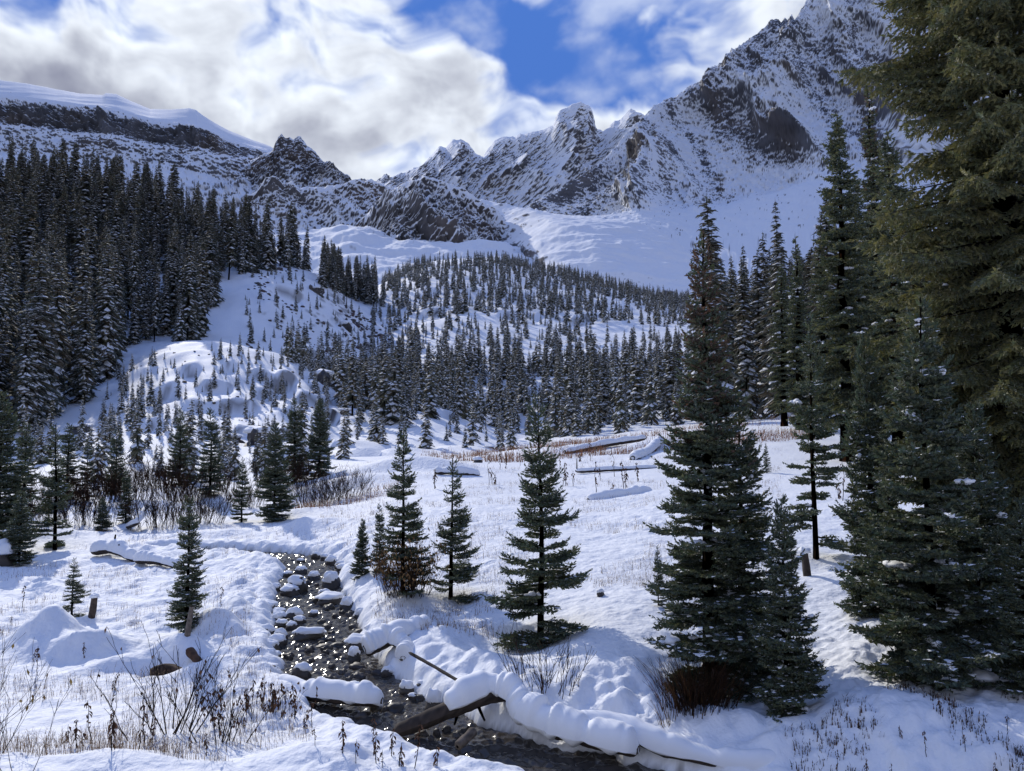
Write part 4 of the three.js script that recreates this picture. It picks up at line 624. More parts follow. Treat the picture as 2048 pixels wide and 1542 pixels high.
{
  const seen = (t) => t.px > -20 && t.px < 1800 && t.py < 1560;
  const ranked = grown.filter(seen).sort((a, b) => b.size - a.size), near = new Set(ranked.slice(0, 262));
  const protos = new Map(), span = {}; for (const t of near) { const s = span[t.key] ??= [1e9, -1e9, 0, 0]; s[0] = Math.min(s[0], t.px); s[1] = Math.max(s[1], t.px); s[2] += t.H; s[3]++; }
  const say = (t) => { const s = span[t.key], w = words[t.key][0].replace(/^(tall|small|medium|little) /, ''); if (s[3] < 3) return words[t.key][0]; const m = s[2] / s[3], size = t.H > m * 1.18 ? 'extra tall' : t.H < m * 0.85 ? 'shorter' : 'mid-height', f = Math.min(4, Math.floor((t.px - s[0]) / (s[1] - s[0] + 1e-6) * 5)); return size + ' ' + w.replace(/, centre$/, '') + ', ' + ['leftmost fifth', 'second fifth from left', 'middle fifth', 'second fifth from right', 'rightmost fifth'][f]; };
  for (const t of near) {
    const set = t.H > 9 ? tallKinds : smallKinds, H0 = t.H > 9 ? 18 : 7, k = Math.floor(t.turn * 31) % set.length, id = (t.H > 9 ? 't' : 's') + k; let o;
    if (!protos.has(id)) { o = thing('conifer', say(t), 'tree', words[t.key][1]); part('trunk', set[k].trunk, M.bark, o); part('crown', set[k].crown, M.forest, o); part('snow_load', set[k].snow, M.snow, o).userData.kind = 'stuff'; protos.set(id, o); }
    else o = copyOf(protos.get(id), say(t), words[t.key][1]);
    o.position.set(t.x, t.y - 0.15, t.z); o.rotation.set(((t.turn * 13.1) % 0.08) - 0.04, t.turn, ((t.turn * 17.3) % 0.08) - 0.04); const s = t.H / H0, w = s * (0.75 + 0.5 * ((t.turn * 7.7) % 1)); o.scale.set(w, s, w);
  }
  const rest = grown.filter((t) => !near.has(t)), mat = new THREE.Matrix4(), q = new THREE.Quaternion(), up = new THREE.Vector3(0, 1, 0);
  const g = new THREE.Group(); g.name = 'distant_forest'; scene.add(g); tag(g, 'dense mass of distant snow-dusted conifers covering the hillsides', 'forest', null, 'stuff');
  const big = tallKinds.map((t) => mergeGeometries([t.trunk, t.crown, t.snow]));
  const lots = [...big.map((geo, k) => [geo, 18, (t) => t.H > 9 && Math.floor(t.turn * 31) % 6 === k]), ...farKinds.map((geo, k) => [geo, 10, (t) => t.H <= 9 && Math.floor(t.turn * 31) % 4 === k])];
  for (const [geo, H0, pick] of lots) {
    const l = rest.filter(pick), im = new THREE.InstancedMesh(geo, M.forest, l.length); im.name = 'conifer_crowns'; im.userData.kind = 'stuff';
    l.forEach((t, i) => { const s = t.H / H0, w = s * (0.75 + 0.5 * ((t.turn * 7.7) % 1)); mat.compose(new THREE.Vector3(t.x, t.y - 0.15, t.z), q.setFromAxisAngle(up, t.turn), new THREE.Vector3(w, s, w)); im.setMatrixAt(i, mat); }); g.add(im);
  }
}

// dead snags standing on the skyline of the left forest and in the right stand
[[75, 225, 16], [40, 232, 13], [376, 238, 12], [120, 215, 12], [222, 228, 11], [690, 232, 9], [1418, 88, 15], [1462, 92, 13], [250, 180, 11], [1492, 100, 14]].forEach(([px, d, H], k) => {
  const R = rngOf(900 + k), s = new Soup(), x = (px - 1024) / FOCAL * d, y = height(x, -d, false), pts = []; for (let i = 0; i <= 5; i++) pts.push(new THREE.Vector3(0.02 * H * (R() - 0.5) + 0.02 * i, -0.3 + H * i / 5, 0)); s.tube(pts, (i) => 0.16 * (1 - i / 6), 5, [0.10, 0.085, 0.075]);
  const b = new Soup(); for (let i = 0; i < 26; i++) { const t = 0.35 + 0.62 * R(), a = R() * 6.28, l = (0.4 + R() * 0.9) * (1.1 - t), p = new THREE.Vector3(0, H * t, 0), q = new THREE.Vector3(Math.cos(a) * l, H * t - l * (R() * 0.6 - 0.1), Math.sin(a) * l); b.tube([p, q], (j) => 0.035 * (1 - j * 0.6), 3, [0.085, 0.07, 0.06]); }
  const t = thing('dead_snag', ['bare dead pole tallest on left forest skyline', 'bare pole near left edge on forest skyline', 'thin dead pole at dip in left forest skyline', 'second bare pole on left forest skyline', 'short dead pole in mid left skyline', 'thin dead tree by notch end of left forest', 'dead twiggy top at left of right stand', 'bare pole inside the right stand', 'grey dead pole within left forest', 'third dead pole of right stand'][k], 'dead tree', 'dead snags'); part('trunk', s.build(), M.bark, t); part('branches', b.build(), M.bark, t).userData.kind = 'stuff'; t.position.set(x, y - 0.1, -d); });

// ---------------------------------------------------------------- stones of the brook, each with its pillow of snow
function lump(seed, detail, rough, flat, colour) { const s = new Soup(); s.blob(0, 0, 0, 1, 1, 1, seed, colour, detail, 0, rough); if (flat) for (let i = 1; i < s.p.length; i += 3) if (s.p[i] < 0) { s.p[i] *= flat; } const g = s.build(); const m = g.clone(); m.deleteAttribute('normal'); const w = mergeByPlace(m); return w; }
function mergeByPlace(g) { const a = g.attributes.position.array, c = g.attributes.color.array, key = new Map(), p = [], cc = [], ix = []; for (let i = 0; i < a.length; i += 3) { const k = a[i].toFixed(4) + ',' + a[i + 1].toFixed(4) + ',' + a[i + 2].toFixed(4); if (!key.has(k)) { key.set(k, p.length / 3); p.push(a[i], a[i + 1], a[i + 2]); cc.push(c[i], c[i + 1], c[i + 2]); } ix.push(key.get(k)); } const o = new THREE.BufferGeometry(); o.setAttribute('position', new THREE.BufferAttribute(new Float32Array(p), 3)); o.setAttribute('color', new THREE.BufferAttribute(new Float32Array(cc), 3)); o.setIndex(ix); o.computeVertexNormals(); return o; }
const stoneShapes = [0, 1, 2, 3, 4].map((k) => lump(40 + k, 3, 0.75, 0, [[0.040, 0.034, 0.030], [0.055, 0.044, 0.036], [0.036, 0.034, 0.034], [0.060, 0.050, 0.040], [0.045, 0.038, 0.036]][k]));
const capShapes = [0, 1, 2, 3, 4].map((k) => lump(60 + k, 4, 0.62, 0.36, SNOW));
const onWater = (px, py) => { let wy = 0.08, d = 10; for (let k = 0; k < 4; k++) { d = (CAM - wy) * FOCAL / (py - HORIZON); const x = (px - 1024) / FOCAL * d; wy = nearBrook(x, -d)[1]; } return [d, wy]; };
let stoneNo = 0;
function stone(px, py, w, h, o = {}) {
  const [d, wy] = onWater(px, py), k = d / FOCAL, W = w * k / 2, Hh = h * k, t = thing('stone', o.label ?? ((w > 30 ? 'larger' : w > 20 ? 'middling' : 'small') + (o.bare ? ' bare dark wet stone' : ' snow-pillowed stone') + ' on ' + (px < 585 ? 'left side' : px < 660 ? 'middle' : px < 760 ? 'right side' : 'far right side') + ' of ' + (py < 1165 ? 'upper' : py < 1250 ? 'upper middle' : py < 1340 ? 'lower middle' : 'lower') + ' brook'), 'stone', o.group ?? (o.bare ? 'bare wet stones in the brook' : 'snow-capped stones along the brook')), n = stoneNo++;
  const deep = W * (o.deep ?? 0.8), z0 = -d - deep * 0.8, r = part('rock', stoneShapes[n % 5], M.stone, t), turn = n * 2.4;
  t.position.set((px - 1024) * k, wy, z0); r.scale.set(W * 1.0, Math.max(Hh * 0.74, 0.05), deep * 1.0); r.rotation.y = turn % 0.6; r.position.y = o.bare ? -0.01 : 0.0;
  if (!o.bare) { const c = part('snow_cap', capShapes[n % 5], M.snow, t); const kk = 0.88 + 0.16 * ((n * 0.618) % 1); c.scale.set(W * kk, Hh * (0.44 + 0.2 * ((n * 0.37) % 1)), deep * kk); c.position.set(W * 0.12 * Math.sin(n * 5), Hh * (o.lift ?? 0.46), -deep * 0.08); c.rotation.y = (turn * 1.7) % 0.5; }
  return t;
}
const Z = (x, y) => [512 + x / 3.338, 1080 + y / 3.338], zs = (x, y, w, h, o) => stone(...Z(x, y), w / 3.338, h / 3.338, o);
zs(280, 330, 130, 115, { label: 'big dark boulder with domed snow cap midstream near brook head' }); zs(240, 350, 122, 66, { label: 'oval snow pillow stone touching big dark midstream boulder' }); zs(512, 302, 120, 98, { label: 'dark-faced boulder with snow cap at right bank under low spruce' });
zs(365, 634, 218, 78, { label: 'long loaf-shaped snowy stone alone in mid brook', deep: 0.4 }); zs(322, 878, 124, 84, { label: 'round snow-topped stone with dark base, lower left of brook' }); zs(665, 992, 122, 70, { label: 'snow-capped stone just above the snow-covered log end' });
zs(692, 698, 156, 92, { label: 'large tilted egg-shaped snow pillow stone at right bank' }); zs(672, 772, 84, 84, { label: 'squarish snowy stone beside the forked snow log' }); zs(1192, 1088, 104, 118, { label: 'tall snow column stone in front of big fallen log' }); zs(890, 872, 90, 60, { label: 'small snowy stone under the dark stick end' });
zs(800, 612, 136, 70, { label: 'flat-topped snowy stone at right edge above egg-shaped one' }); zs(510, 408, 184, 76, { label: 'long sloping snowy stone on right side below dark-faced boulder' }); zs(622, 446, 92, 84, { label: 'upright snow-hooded stone next to long sloping one' });
zs(1012, 984, 112, 74, { label: 'left of twin snow pillows at foot of snow terrace' }); zs(1122, 968, 104, 68, { label: 'right of twin snow pillows at foot of snow terrace' });
for (const [x, y, w, h] of [[312, 136, 52, 24], [515, 152, 74, 56], [400, 248, 78, 54], [50, 312, 56, 46], [90, 292, 62, 48], [152, 322, 64, 50], [20, 270, 60, 40], [120, 330, 60, 34], [400, 482, 66, 34], [265, 512, 112, 72], [310, 538, 78, 54], [260, 567, 78, 44], [712, 502, 84, 60], [770, 512, 104, 56], [390, 988, 96, 56], [85, 874, 176, 70], [180, 484, 90, 50], [170, 518, 100, 54], [186, 552, 86, 46], [180, 642, 100, 70], [165, 680, 110, 66], [120, 712, 120, 70], [100, 800, 120, 90], [160, 470, 70, 40], [575, 175, 90, 46], [600, 200, 100, 50], [640, 160, 70, 50], [700, 100, 80, 50], [560, 100, 60, 40], [410, 108, 70, 40], [470, 118, 50, 36], [230, 225, 60, 36], [310, 205, 84, 44], [640, 300, 90, 60], [470, 360, 90, 50], [520, 262, 60, 40], [860, 545, 70, 60], [900, 600, 110, 70], [950, 775, 130, 80], [1300, 1040, 90, 50], [1250, 1010, 70, 40], [60, 730, 110, 60], [150, 760, 80, 50], [40, 660, 130, 70], [90, 610, 120, 60], [30, 560, 110, 60], [110, 450, 110, 60], [60, 400, 120, 60], [30, 350, 110, 60], [770, 500, 60, 34], [1060, 1020, 60, 40]]) zs(x, y, w, h);
for (const [x, y, w, h] of [[410, 392, 56, 34], [456, 528, 56, 26], [480, 442, 54, 24], [690, 818, 112, 26], [805, 1245, 86, 40], [470, 690, 110, 22], [560, 680, 90, 20], [630, 480, 50, 20], [660, 560, 60, 20], [240, 745, 70, 20], [700, 592, 70, 22], [940, 1090, 120, 60], [510, 895, 70, 18], [700, 880, 100, 20], [460, 650, 60, 18], [620, 650, 70, 20], [1100, 1020, 70, 40], [430, 905, 60, 16], [820, 860, 80, 26], [380, 700, 60, 16], [1120, 1250, 90, 34], [1060, 1310, 80, 26], [300, 690, 50, 14], [560, 745, 60, 16]]) zs(x, y, w, h, { bare: true });
{ const R = rngOf(77); for (let k = 0; k < 46; k++) { const py = mix(1120, 1470, Math.pow(R(), 0.8)), [cx, hw] = lerpTable([[1115, 640, 40], [1160, 612, 55], [1200, 640, 75], [1250, 640, 80], [1300, 662, 85], [1360, 705, 95], [1400, 765, 90], [1440, 850, 90], [1480, 960, 100]], py), w = mix(12, 34, R() * R()); stone(cx + (R() * 2 - 1) * hw, py, w, w * mix(0.3, 0.6, R()), { bare: true }); } }
// boulders away from the brook
function boulder(px, depth, w, h, label) { const x = (px - 1024) / FOCAL * depth, y = height(x, -depth), k = depth / FOCAL, t = thing('boulder', label, 'boulder'), n = stoneNo++; const r = part('rock', stoneShapes[n % 5], M.stone, t); r.scale.set(w * k / 2, h * k * 0.7, w * k * 0.4); const c = part('snow_cap', capShapes[n % 5], M.snow, t); c.scale.set(w * k * 0.52, h * k * 0.5, w * k * 0.44); c.position.y = h * k * 0.55; t.position.set(x, y, -depth); t.rotation.y = n; return t; }
boulder(10, 16.4, 56, 46, 'brown boulder with snow cap cut by left picture edge'); boulder(955, 38, 22, 12, 'low snow-covered boulder at far meadow edge'); boulder(1345, 12.2, 20, 12, 'small snow clod on the open meadow right of lone spruce'); boulder(1198, 11.6, 16, 12, 'little dark clod on meadow snow right of lone spruce'); boulder(1203, 23, 18, 10, 'small dark stone poking through meadow snow near buried log');

// outcrops on the knolls and loose rocks on the open slope
const cragShapes = [0, 1, 2].map((k) => { const g = lump(80 + k, 3, 1.5, 0, [[0.060, 0.050, 0.045], [0.075, 0.062, 0.056], [0.052, 0.046, 0.044]][k]).toNonIndexed(); g.computeVertexNormals(); return g; });
function outcrop(px, depth, w, h, label) { const x = (px - 1024) / FOCAL * depth, y = height(x, -depth), k = depth / FOCAL, t = thing('rock_outcrop', label, 'rock'), n = stoneNo++; const r = part('rock', cragShapes[n % 3], M.stone, t); r.scale.set(w * k / 2, h * k * 0.75, w * k * 0.35); r.rotation.y = n; const c = part('snow_cap', capShapes[n % 5], M.snow, t); c.scale.set(w * k * 0.5, h * k * 0.3, w * k * 0.36); c.position.set(0, h * k * 0.62, -w * k * 0.06); t.position.set(x, y - h * k * 0.1, -depth); }
outcrop(160, 76, 60, 24, 'dark rock ledge low on left knoll under slope forest'); outcrop(125, 73, 34, 16, 'small dark ledge at far left foot of knoll'); outcrop(520, 68, 70, 44, 'dark cliff block at foot of left knoll'); outcrop(470, 70, 40, 20, 'flat dark ledge left of knoll-foot cliff block'); outcrop(548, 72, 34, 26, 'dark rock right of knoll-foot cliff block'); outcrop(645, 108, 44, 34, 'dark rock face at right end of left knoll'); outcrop(690, 205, 26, 22, 'dark rock step beside gully on open slope'); outcrop(628, 215, 26, 16, 'brown rock just below slope forest edge'); outcrop(735, 170, 20, 24, 'dark rock in narrow gully centre-left'); outcrop(690, 90, 30, 16, 'rock on left flank of central low knoll'); outcrop(770, 84, 14, 10, 'little dark rock on face of central low knoll'); outcrop(1130, 64, 40, 14, 'dark rocks at foot of belt behind meadow'); outcrop(980, 66, 26, 12, 'snowy rock at right foot of central low knoll');
{ const R = rngOf(640), s = new Soup(); for (let k = 0; k < 900; k++) { const zone = k % 9 === 2 ? 2 : k % 2, px = zone === 0 ? mix(490, 740, R()) : zone === 1 ? mix(650, 780, R()) : mix(230, 660, R()), d = zone === 0 ? mix(130, 235, R()) : zone === 1 ? mix(120, 260, R()) : mix(60, 112, R()), x = (px - 1024) / FOCAL * d, y = height(x, -d), r = d / FOCAL * mix(1.5, zone === 2 ? 4.5 : 6, R() * R()); if (fbm(x * 0.05, d * 0.05, 4, 2) < 0.02) continue; s.blob(x, y + r * 0.1, -d, r * 1.3, r * 0.8, r, k, [0.06 + R() * 0.03, 0.052, 0.048], 1, R() * 6, 0.9); } const m = single('scattered_rocks', s.build(), M.stone, 'small dark rocks strewn over the open snow slopes', 'rocks'); m.userData.kind = 'stuff'; }

// ---------------------------------------------------------------- fallen wood
function sweep(pts, n, sides, rad, colour) {         // rounded body along a curve; rad(s, a) -> [out, up]
  const c = new THREE.CatmullRomCurve3(pts, false, 'centripetal'), up = new THREE.Vector3(0, 1, 0), P = [], T = [];
  for (let i = 0; i <= n; i++) { P.push(c.getPoint(i / n)); T.push(c.getTangent(i / n)); }
  return sheet(sides + 1, n + 1, (i, j, q) => { const side = new THREE.Vector3().crossVectors(T[j], up).normalize(), top = new THREE.Vector3().crossVectors(side, T[j]).normalize(), end = Math.sqrt(Math.max(0, 1 - Math.pow(Math.abs(j / n * 2 - 1), 14))); const a = i / sides * 6.28318, [o, u] = rad(j / n, a, P[j], end); q[0] = P[j].x + side.x * o + top.x * u; q[1] = P[j].y + side.y * o + top.y * u; q[2] = P[j].z + side.z * o + top.z * u; }, colour);
}
const barkTint = (base) => (x, y, z, nx, ny, nz, c) => { const v = 0.75 + 0.6 * noise(x * 14, y * 30, z * 14) + 0.3 * noise(x * 50, y * 50, z * 50); for (let m = 0; m < 3; m++) c[m] = base[m] * clamp(v, 0.35, 1.5); };
function log(pts, r, snowT, label, o = {}) {
  const t = thing('fallen_log', label, 'log', o.group), at = pts[0].clone(), loc = pts.map((p) => p.clone().sub(at)), seed = at.x * 3.1, base = o.bark ?? [0.062, 0.045, 0.034];
  t.position.copy(at);
  part('trunk', sweep(loc, 40, 14, (s, a, p, e) => { const k = r * mix(1, o.taper ?? 0.75, s) * (1 + 0.2 * noise(p.x * 5 + seed, Math.cos(a) * 1.4, Math.sin(a) * 1.4 + p.z * 3) + 0.12 * noise(p.x * 16, Math.cos(a) * 4 + seed, Math.sin(a) * 4 + p.z * 16)) * (0.35 + 0.65 * e); return [Math.cos(a) * k, Math.sin(a) * k]; }, barkTint(base)), M.bark, t);
  if (snowT) part('snow_cover', sweep(loc, 70, 20, (s, a, p, e) => { const rr = r * mix(1, o.taper ?? 0.75, s), lumpy = 1 + 0.9 * fbm(p.x * 1.25 + seed, p.z * 1.25, s * 2.2, 3) + 0.07 * noise(p.x * 9, p.z * 9 + seed, a), cov = 0.62 + 0.38 * sst(-0.5, 0.2, noise(s * 4.3 + seed, seed, 2) + 0.5 * noise(s * 13, seed, 5)), w = (rr * (0.75 + 0.35 * cov) + snowT * 0.45 * cov) * (0.8 + 0.2 * lumpy) * e, hi = (rr * (0.7 + 0.2 * cov) + snowT * cov) * (0.25 + 0.75 * lumpy) * e, lo = -(o.hang ?? 0.15) * rr * (1 + 2.2 * noise(p.x * 6, p.z * 6, seed + (Math.cos(a) > 0 ? 4 : 0))); const sn = Math.sin(a); return [Math.cos(a) * w, sn > 0 ? sn * hi : -sn * lo * 0.9]; }, null), M.snow, t);
  for (const [s, len, dx, dy, dz] of o.stubs ?? []) { const c = new THREE.CatmullRomCurve3(loc, false, 'centripetal').getPoint(s), sp = new Soup(); sp.tube([c, c.clone().add(new THREE.Vector3(dx, dy, dz).multiplyScalar(len * 0.5)), c.clone().add(new THREE.Vector3(dx * 1.1, dy, dz * 0.9).multiplyScalar(len))], (i) => r * 0.35 * (1 - i * 0.3), 6, base); part('branch_stub', sp.build(), M.bark, t); }
  return t;
}
log([spot(555, 1378, 9.1), spot(650, 1388, 8.75), spot(766, 1402, 8.55)], 0.105, 0.12, 'thick snow-covered log end jutting over brook from left bank', { hang: 0.5 });
log([spot(788, 1464, 7.85), spot(880, 1428, 8.0), spot(985, 1388, 8.2), spot(1025, 1385, 8.4)], 0.075, 0, 'dark bare end of big log slanting into brook', { taper: 1.3, stubs: [[0.55, 0.28, 0.3, -0.6, 0.5], [0.45, 0.2, -0.2, -0.8, 0.4]] });
log([spot(890, 1415, 8.02), spot(985, 1376, 8.2), spot(1030, 1395, 8.05), spot(1045, 1440, 7.8)], 0.085, 0.13, 'snow-draped root crossing the slanting dark log by right bank', { hang: 0.7 });
log([spot(1025, 1408, 8.05), spot(1090, 1448, 7.75), spot(1180, 1474, 7.5), spot(1278, 1500, 7.28)], 0.11, 0.15, 'lumpy snow-covered log along lower right edge of brook', { hang: 0.9 });
log([spot(1150, 1440, 7.75), spot(1240, 1455, 7.55), spot(1320, 1495, 7.3), spot(1400, 1514, 7.15), spot(1490, 1532, 7.0), spot(1570, 1522, 6.95)], 0.07, 0.085, 'long thin snow-covered pole reaching right from lumpy log', { hang: 0.4 });
log([spot(818, 1305, 9.45), spot(880, 1340, 8.85), spot(946, 1380, 8.22)], 0.02, 0, 'bare dark stick lying on snow terrace by brook', { taper: 0.8, bark: [0.045, 0.034, 0.028], stubs: [[0.12, 0.1, -0.6, 0.5, 0]] });
log([spot(728, 1300, 10.15), spot(785, 1272, 10.35), spot(858, 1246, 10.8)], 0.115, 0.11, 'forked snow-covered log on right bank of brook', { hang: 0.45 });
log([spot(785, 1276, 10.3), spot(812, 1296, 10.05), spot(806, 1316, 9.8)], 0.085, 0.10, 'short snow-covered limb forking off toward brook', { hang: 0.5 });
log([spot(915, 1494, 7.4), spot(932, 1477, 7.5), spot(949, 1461, 7.6)], 0.045, 0, 'grey split plank sticking out of brook edge snow', { bark: [0.14, 0.11, 0.085], taper: 1 });
const lie = (px, d, up = 0) => { const x = (px - 1024) / FOCAL * d; return new THREE.Vector3(x, height(x, -d) + up, -d); };
log([lie(1128, 41, 0.12), lie(1210, 42, 0.2), lie(1292, 43, 0.3)], 0.2, 0.1, 'long fallen trunk with dark side across far meadow edge', { hang: 0.1 });
log([lie(1174, 22.5, -0.02), lie(1240, 23.5, 0.02), lie(1300, 24.5, -0.04)], 0.13, 0.12, 'buried log ridge under snow in mid meadow', { hang: 1 });
log([lie(1264, 35, 0.08), lie(1290, 37, 0.06), lie(1322, 40, -0.05)], 0.22, 0.12, 'stout snow-capped log end pointing at camera on meadow', { hang: 0.3 });
log([lie(1150, 31, 0.12), lie(1230, 31, 0.1), lie(1312, 31.4, 0.02)], 0.1, 0.05, 'thin dark log with upturned end lying on meadow', { stubs: [[0.02, 0.5, 0, 1, 0]] });
log([lie(196, 17.2, 0.1), lie(236, 17, 0.16), lie(280, 16.6, 0.08)], 0.11, 0.13, 'driftwood log with upright stub on left snow flat', { hang: 0.2, stubs: [[0.5, 0.32, 0.1, 1, 0], [0.75, 0.25, -0.4, 0.8, 0.2], [0.2, 0.2, -0.5, 0.9, 0]] });
log([lie(282, 16.4, 0.06), lie(325, 16.1, 0.1), lie(372, 15.8, 0.04)], 0.09, 0.1, 'low snow-covered log right of the driftwood', { hang: 0.1 });
log([lie(262, 21.5, 0.05), lie(280, 20.8, 0.25), lie(296, 22, 0.5)], 0.07, 0.07, 'leaning snowy branchwood behind driftwood on left', { stubs: [[0.8, 0.4, 0.5, 0.6, 0]] });
log([spot(300, 1350, 9.75), spot(335, 1338, 9.85), spot(372, 1350, 9.7)], 0.075, 0, 'dark exposed root arching under snow hollow on left bank', { bark: [0.07, 0.042, 0.028] });
log([spot(378, 1300, 10.0), spot(392, 1318, 9.85), spot(402, 1328, 9.75)], 0.06, 0, 'red-brown broken root end on left bank', { bark: [0.11, 0.055, 0.03] });
log([lie(870, 30, 0.1), lie(905, 30, 0.12), lie(960, 30.5, 0.05)], 0.12, 0.12, 'short snow-covered log at far left meadow edge', { hang: 0.3 });
function stub(px, d, hpx, r, lean, label, cap, tint) { const p = lie(px, d, -0.1), Hh = hpx / FOCAL * d + 0.1, t = thing('tree_stump', label, 'stump'); t.position.copy(p); part('trunk', sweep([new THREE.Vector3(0.001, 0, 0), new THREE.Vector3(lean * 0.5, Hh * 0.5, 0.01), new THREE.Vector3(lean, Hh, 0.03)], 16, 10, (s, a, q, e) => { const k = r * (1.15 - 0.3 * s) * (1 + 0.25 * noise(Math.cos(a) * 2, Math.sin(a) * 2 + px, q.y * 3)); return [Math.cos(a) * k, Math.sin(a) * k]; }, barkTint(tint ?? [0.09, 0.062, 0.045])), M.bark, t); if (cap) { const c = part('snow_cap', capShapes[Math.floor(px) % 5], M.snow, t); c.scale.set(r * cap, r * cap * 0.8, r * cap); c.position.set(lean, Hh + r * 0.2, 0.03); } }
stub(196, 12.4, 36, 0.05, 0.06, 'broken stump with slanted snow top behind tiny spruce', 1.5); stub(384, 10.35, 56, 0.035, 0.08, 'weathered grey stub at foot of narrow lone spruce', 0, [0.20, 0.165, 0.135]); stub(1608, 12.3, 46, 0.055, -0.05, 'broken trunk stub with ball of snow on top, right', 1.7, [0.06, 0.045, 0.036]);
stub(1424, 8.2, 60, 0.09, 0.02, 'split reddish stump below the tall spruce cluster', 0, [0.10, 0.058, 0.042]);
stub(1560, 62, 14, 0.16, 0, 'pale sawn-off trunk at edge of right stand', 0, [0.24, 0.16, 0.12]);

// ---------------------------------------------------------------- shrubs and dry stalks
function shrub(px, d, o, label, group) {
  const R = rngOf(o.seed), s = new Soup(), leaf = new Soup(), p = lie(px, d, -0.04), t = thing('shrub', label, 'shrub', group); t.position.copy(p);
  const grow = (a, dir, len, r, lv) => {
    const n = 4, pts = [a.clone()]; let q = a.clone(), v = dir.clone(); for (let i = 0; i < n; i++) { v.add(new THREE.Vector3((R() - 0.5) * 0.28, (R() - 0.3) * 0.12 - (o.bend ?? 0), (R() - 0.5) * 0.28)).normalize(); q = q.clone().addScaledVector(v, len / n); pts.push(q); }
    const c = o.tints[Math.floor(R() * o.tints.length)], k = 0.7 + R() * 0.6; s.tube(pts, (i) => Math.max(o.thin ?? 0.0016, r * (1 - i / (n + 1))), 3, [c[0] * k, c[1] * k, c[2] * k]);
    if (lv > 0) { const nb = 2 + Math.floor(R() * 3); for (let b = 0; b < nb; b++) { const i = 1 + Math.floor(R() * (n - 0.01)), dd = v.clone().add(new THREE.Vector3((R() - 0.5) * 1.3, R() * 0.4, (R() - 0.5) * 1.3)).normalize(); grow(pts[i], dd, len * (0.35 + R() * 0.3), r * 0.55, lv - 1); } }
    if (o.leaves && R() < o.leaves) { const w = 0.007 + R() * 0.01, l = 0.03 + R() * 0.035, e = pts[2 + Math.floor(R() * 3)], x = (R() - 0.5), z = (R() - 0.5), c2 = o.leafTints[Math.floor(R() * o.leafTints.length)]; leaf.tri(e.x, e.y, e.z, e.x + w + x * l * 0.5, e.y - l * 0.5, e.z + z * l * 0.5, e.x + x * l * 0.6, e.y - l, e.z + z * l * 0.6, c2); leaf.tri(e.x, e.y, e.z, e.x + x * l * 0.6, e.y - l, e.z + z * l * 0.6, e.x - w + x * l * 0.4, e.y - l * 0.45, e.z + z * l * 0.5, c2); }
  };
  for (let k = 0; k < o.stems; k++) { const a = R() * 6.2832, sp = R() * o.spread; grow(new THREE.Vector3(Math.cos(a) * sp * 0.5, 0, Math.sin(a) * sp * 0.4), new THREE.Vector3(Math.cos(a) * (o.open ?? 0.5) * (0.3 + R()), 1, Math.sin(a) * (o.open ?? 0.5) * (0.3 + R())).normalize(), o.tall * (0.55 + R() * 0.55), o.r ?? 0.006, o.levels ?? 2); }
  part('stems', s.build(), M.dry, t).userData.kind = 'stuff'; if (leaf.p.length) part('leaves', leaf.build(), M.dry, t).userData.kind = 'stuff'; return t;
}
const TWIG = [[0.085, 0.056, 0.040], [0.065, 0.046, 0.036], [0.11, 0.072, 0.048]], REDTWIG = [[0.16, 0.068, 0.042], [0.12, 0.06, 0.038], [0.19, 0.10, 0.055]], DRYLEAF = [[0.10, 0.045, 0.022], [0.14, 0.065, 0.028], [0.07, 0.035, 0.02]], GOLD = [[0.30, 0.20, 0.06], [0.22, 0.13, 0.05]];
shrub(352, 7.5, { seed: 1, stems: 15, spread: 0.7, tall: 0.66, open: 0.55, tints: TWIG, leaves: 0.10, leafTints: DRYLEAF, r: 0.008, thin: 0.0022 }, 'leafless branching willow shrub in left foreground snow');
shrub(455, 7.2, { seed: 2, stems: 10, spread: 0.5, tall: 0.46, open: 0.6, tints: TWIG, leaves: 0.2, leafTints: DRYLEAF, r: 0.007, thin: 0.0022 }, 'thin bare shrub right of the big left foreground willow');
shrub(-25, 6.6, { seed: 3, stems: 12, spread: 0.5, tall: 0.75, open: 0.8, tints: TWIG, leaves: 0.10, leafTints: GOLD, r: 0.005 }, 'bare willow with few yellow leaves at left edge');
shrub(60, 5.9, { seed: 31, stems: 7, spread: 0.4, tall: 0.5, open: 0.8, tints: TWIG, leaves: 0.10, leafTints: GOLD, r: 0.004 }, 'low sprawling willow twigs in bottom left corner');
shrub(1085, 8.35, { seed: 4, stems: 46, spread: 0.85, tall: 0.46, open: 0.4, tints: REDTWIG.concat(TWIG), r: 0.005, thin: 0.002, levels: 1 }, 'fine upright bare shrub on snow below the lone spruce');
shrub(815, 12.2, { seed: 5, stems: 120, spread: 0.75, tall: 0.62, open: 0.45, tints: [[0.17, 0.085, 0.04], [0.22, 0.12, 0.055], [0.12, 0.065, 0.036]], leaves: 0.5, leafTints: [[0.20, 0.105, 0.042], [0.27, 0.16, 0.06]], r: 0.005, levels: 2 }, 'dense russet shrub at feet of brookside spruces');
shrub(545, 8.15, { seed: 61, stems: 40, spread: 1.3, tall: 0.2, open: 0.5, tints: TWIG, leaves: 0.9, leafTints: DRYLEAF, r: 0.004, levels: 1 }, 'patch of withered russet leaves beside snow-covered log end');
shrub(705, 9.6, { seed: 6, stems: 7, spread: 0.3, tall: 0.3, open: 0.7, tints: TWIG, r: 0.003, levels: 1 }, 'sparse twigs at right stones of brook');
shrub(1385, 7.75, { seed: 7, stems: 420, spread: 0.75, tall: 0.5, open: 0.35, bend: 0.16, tints: [[0.23, 0.105, 0.045], [0.28, 0.15, 0.07], [0.15, 0.075, 0.04]], r: 0.004, levels: 0 }, 'drooping tussock of red-brown dry grass under the cluster');
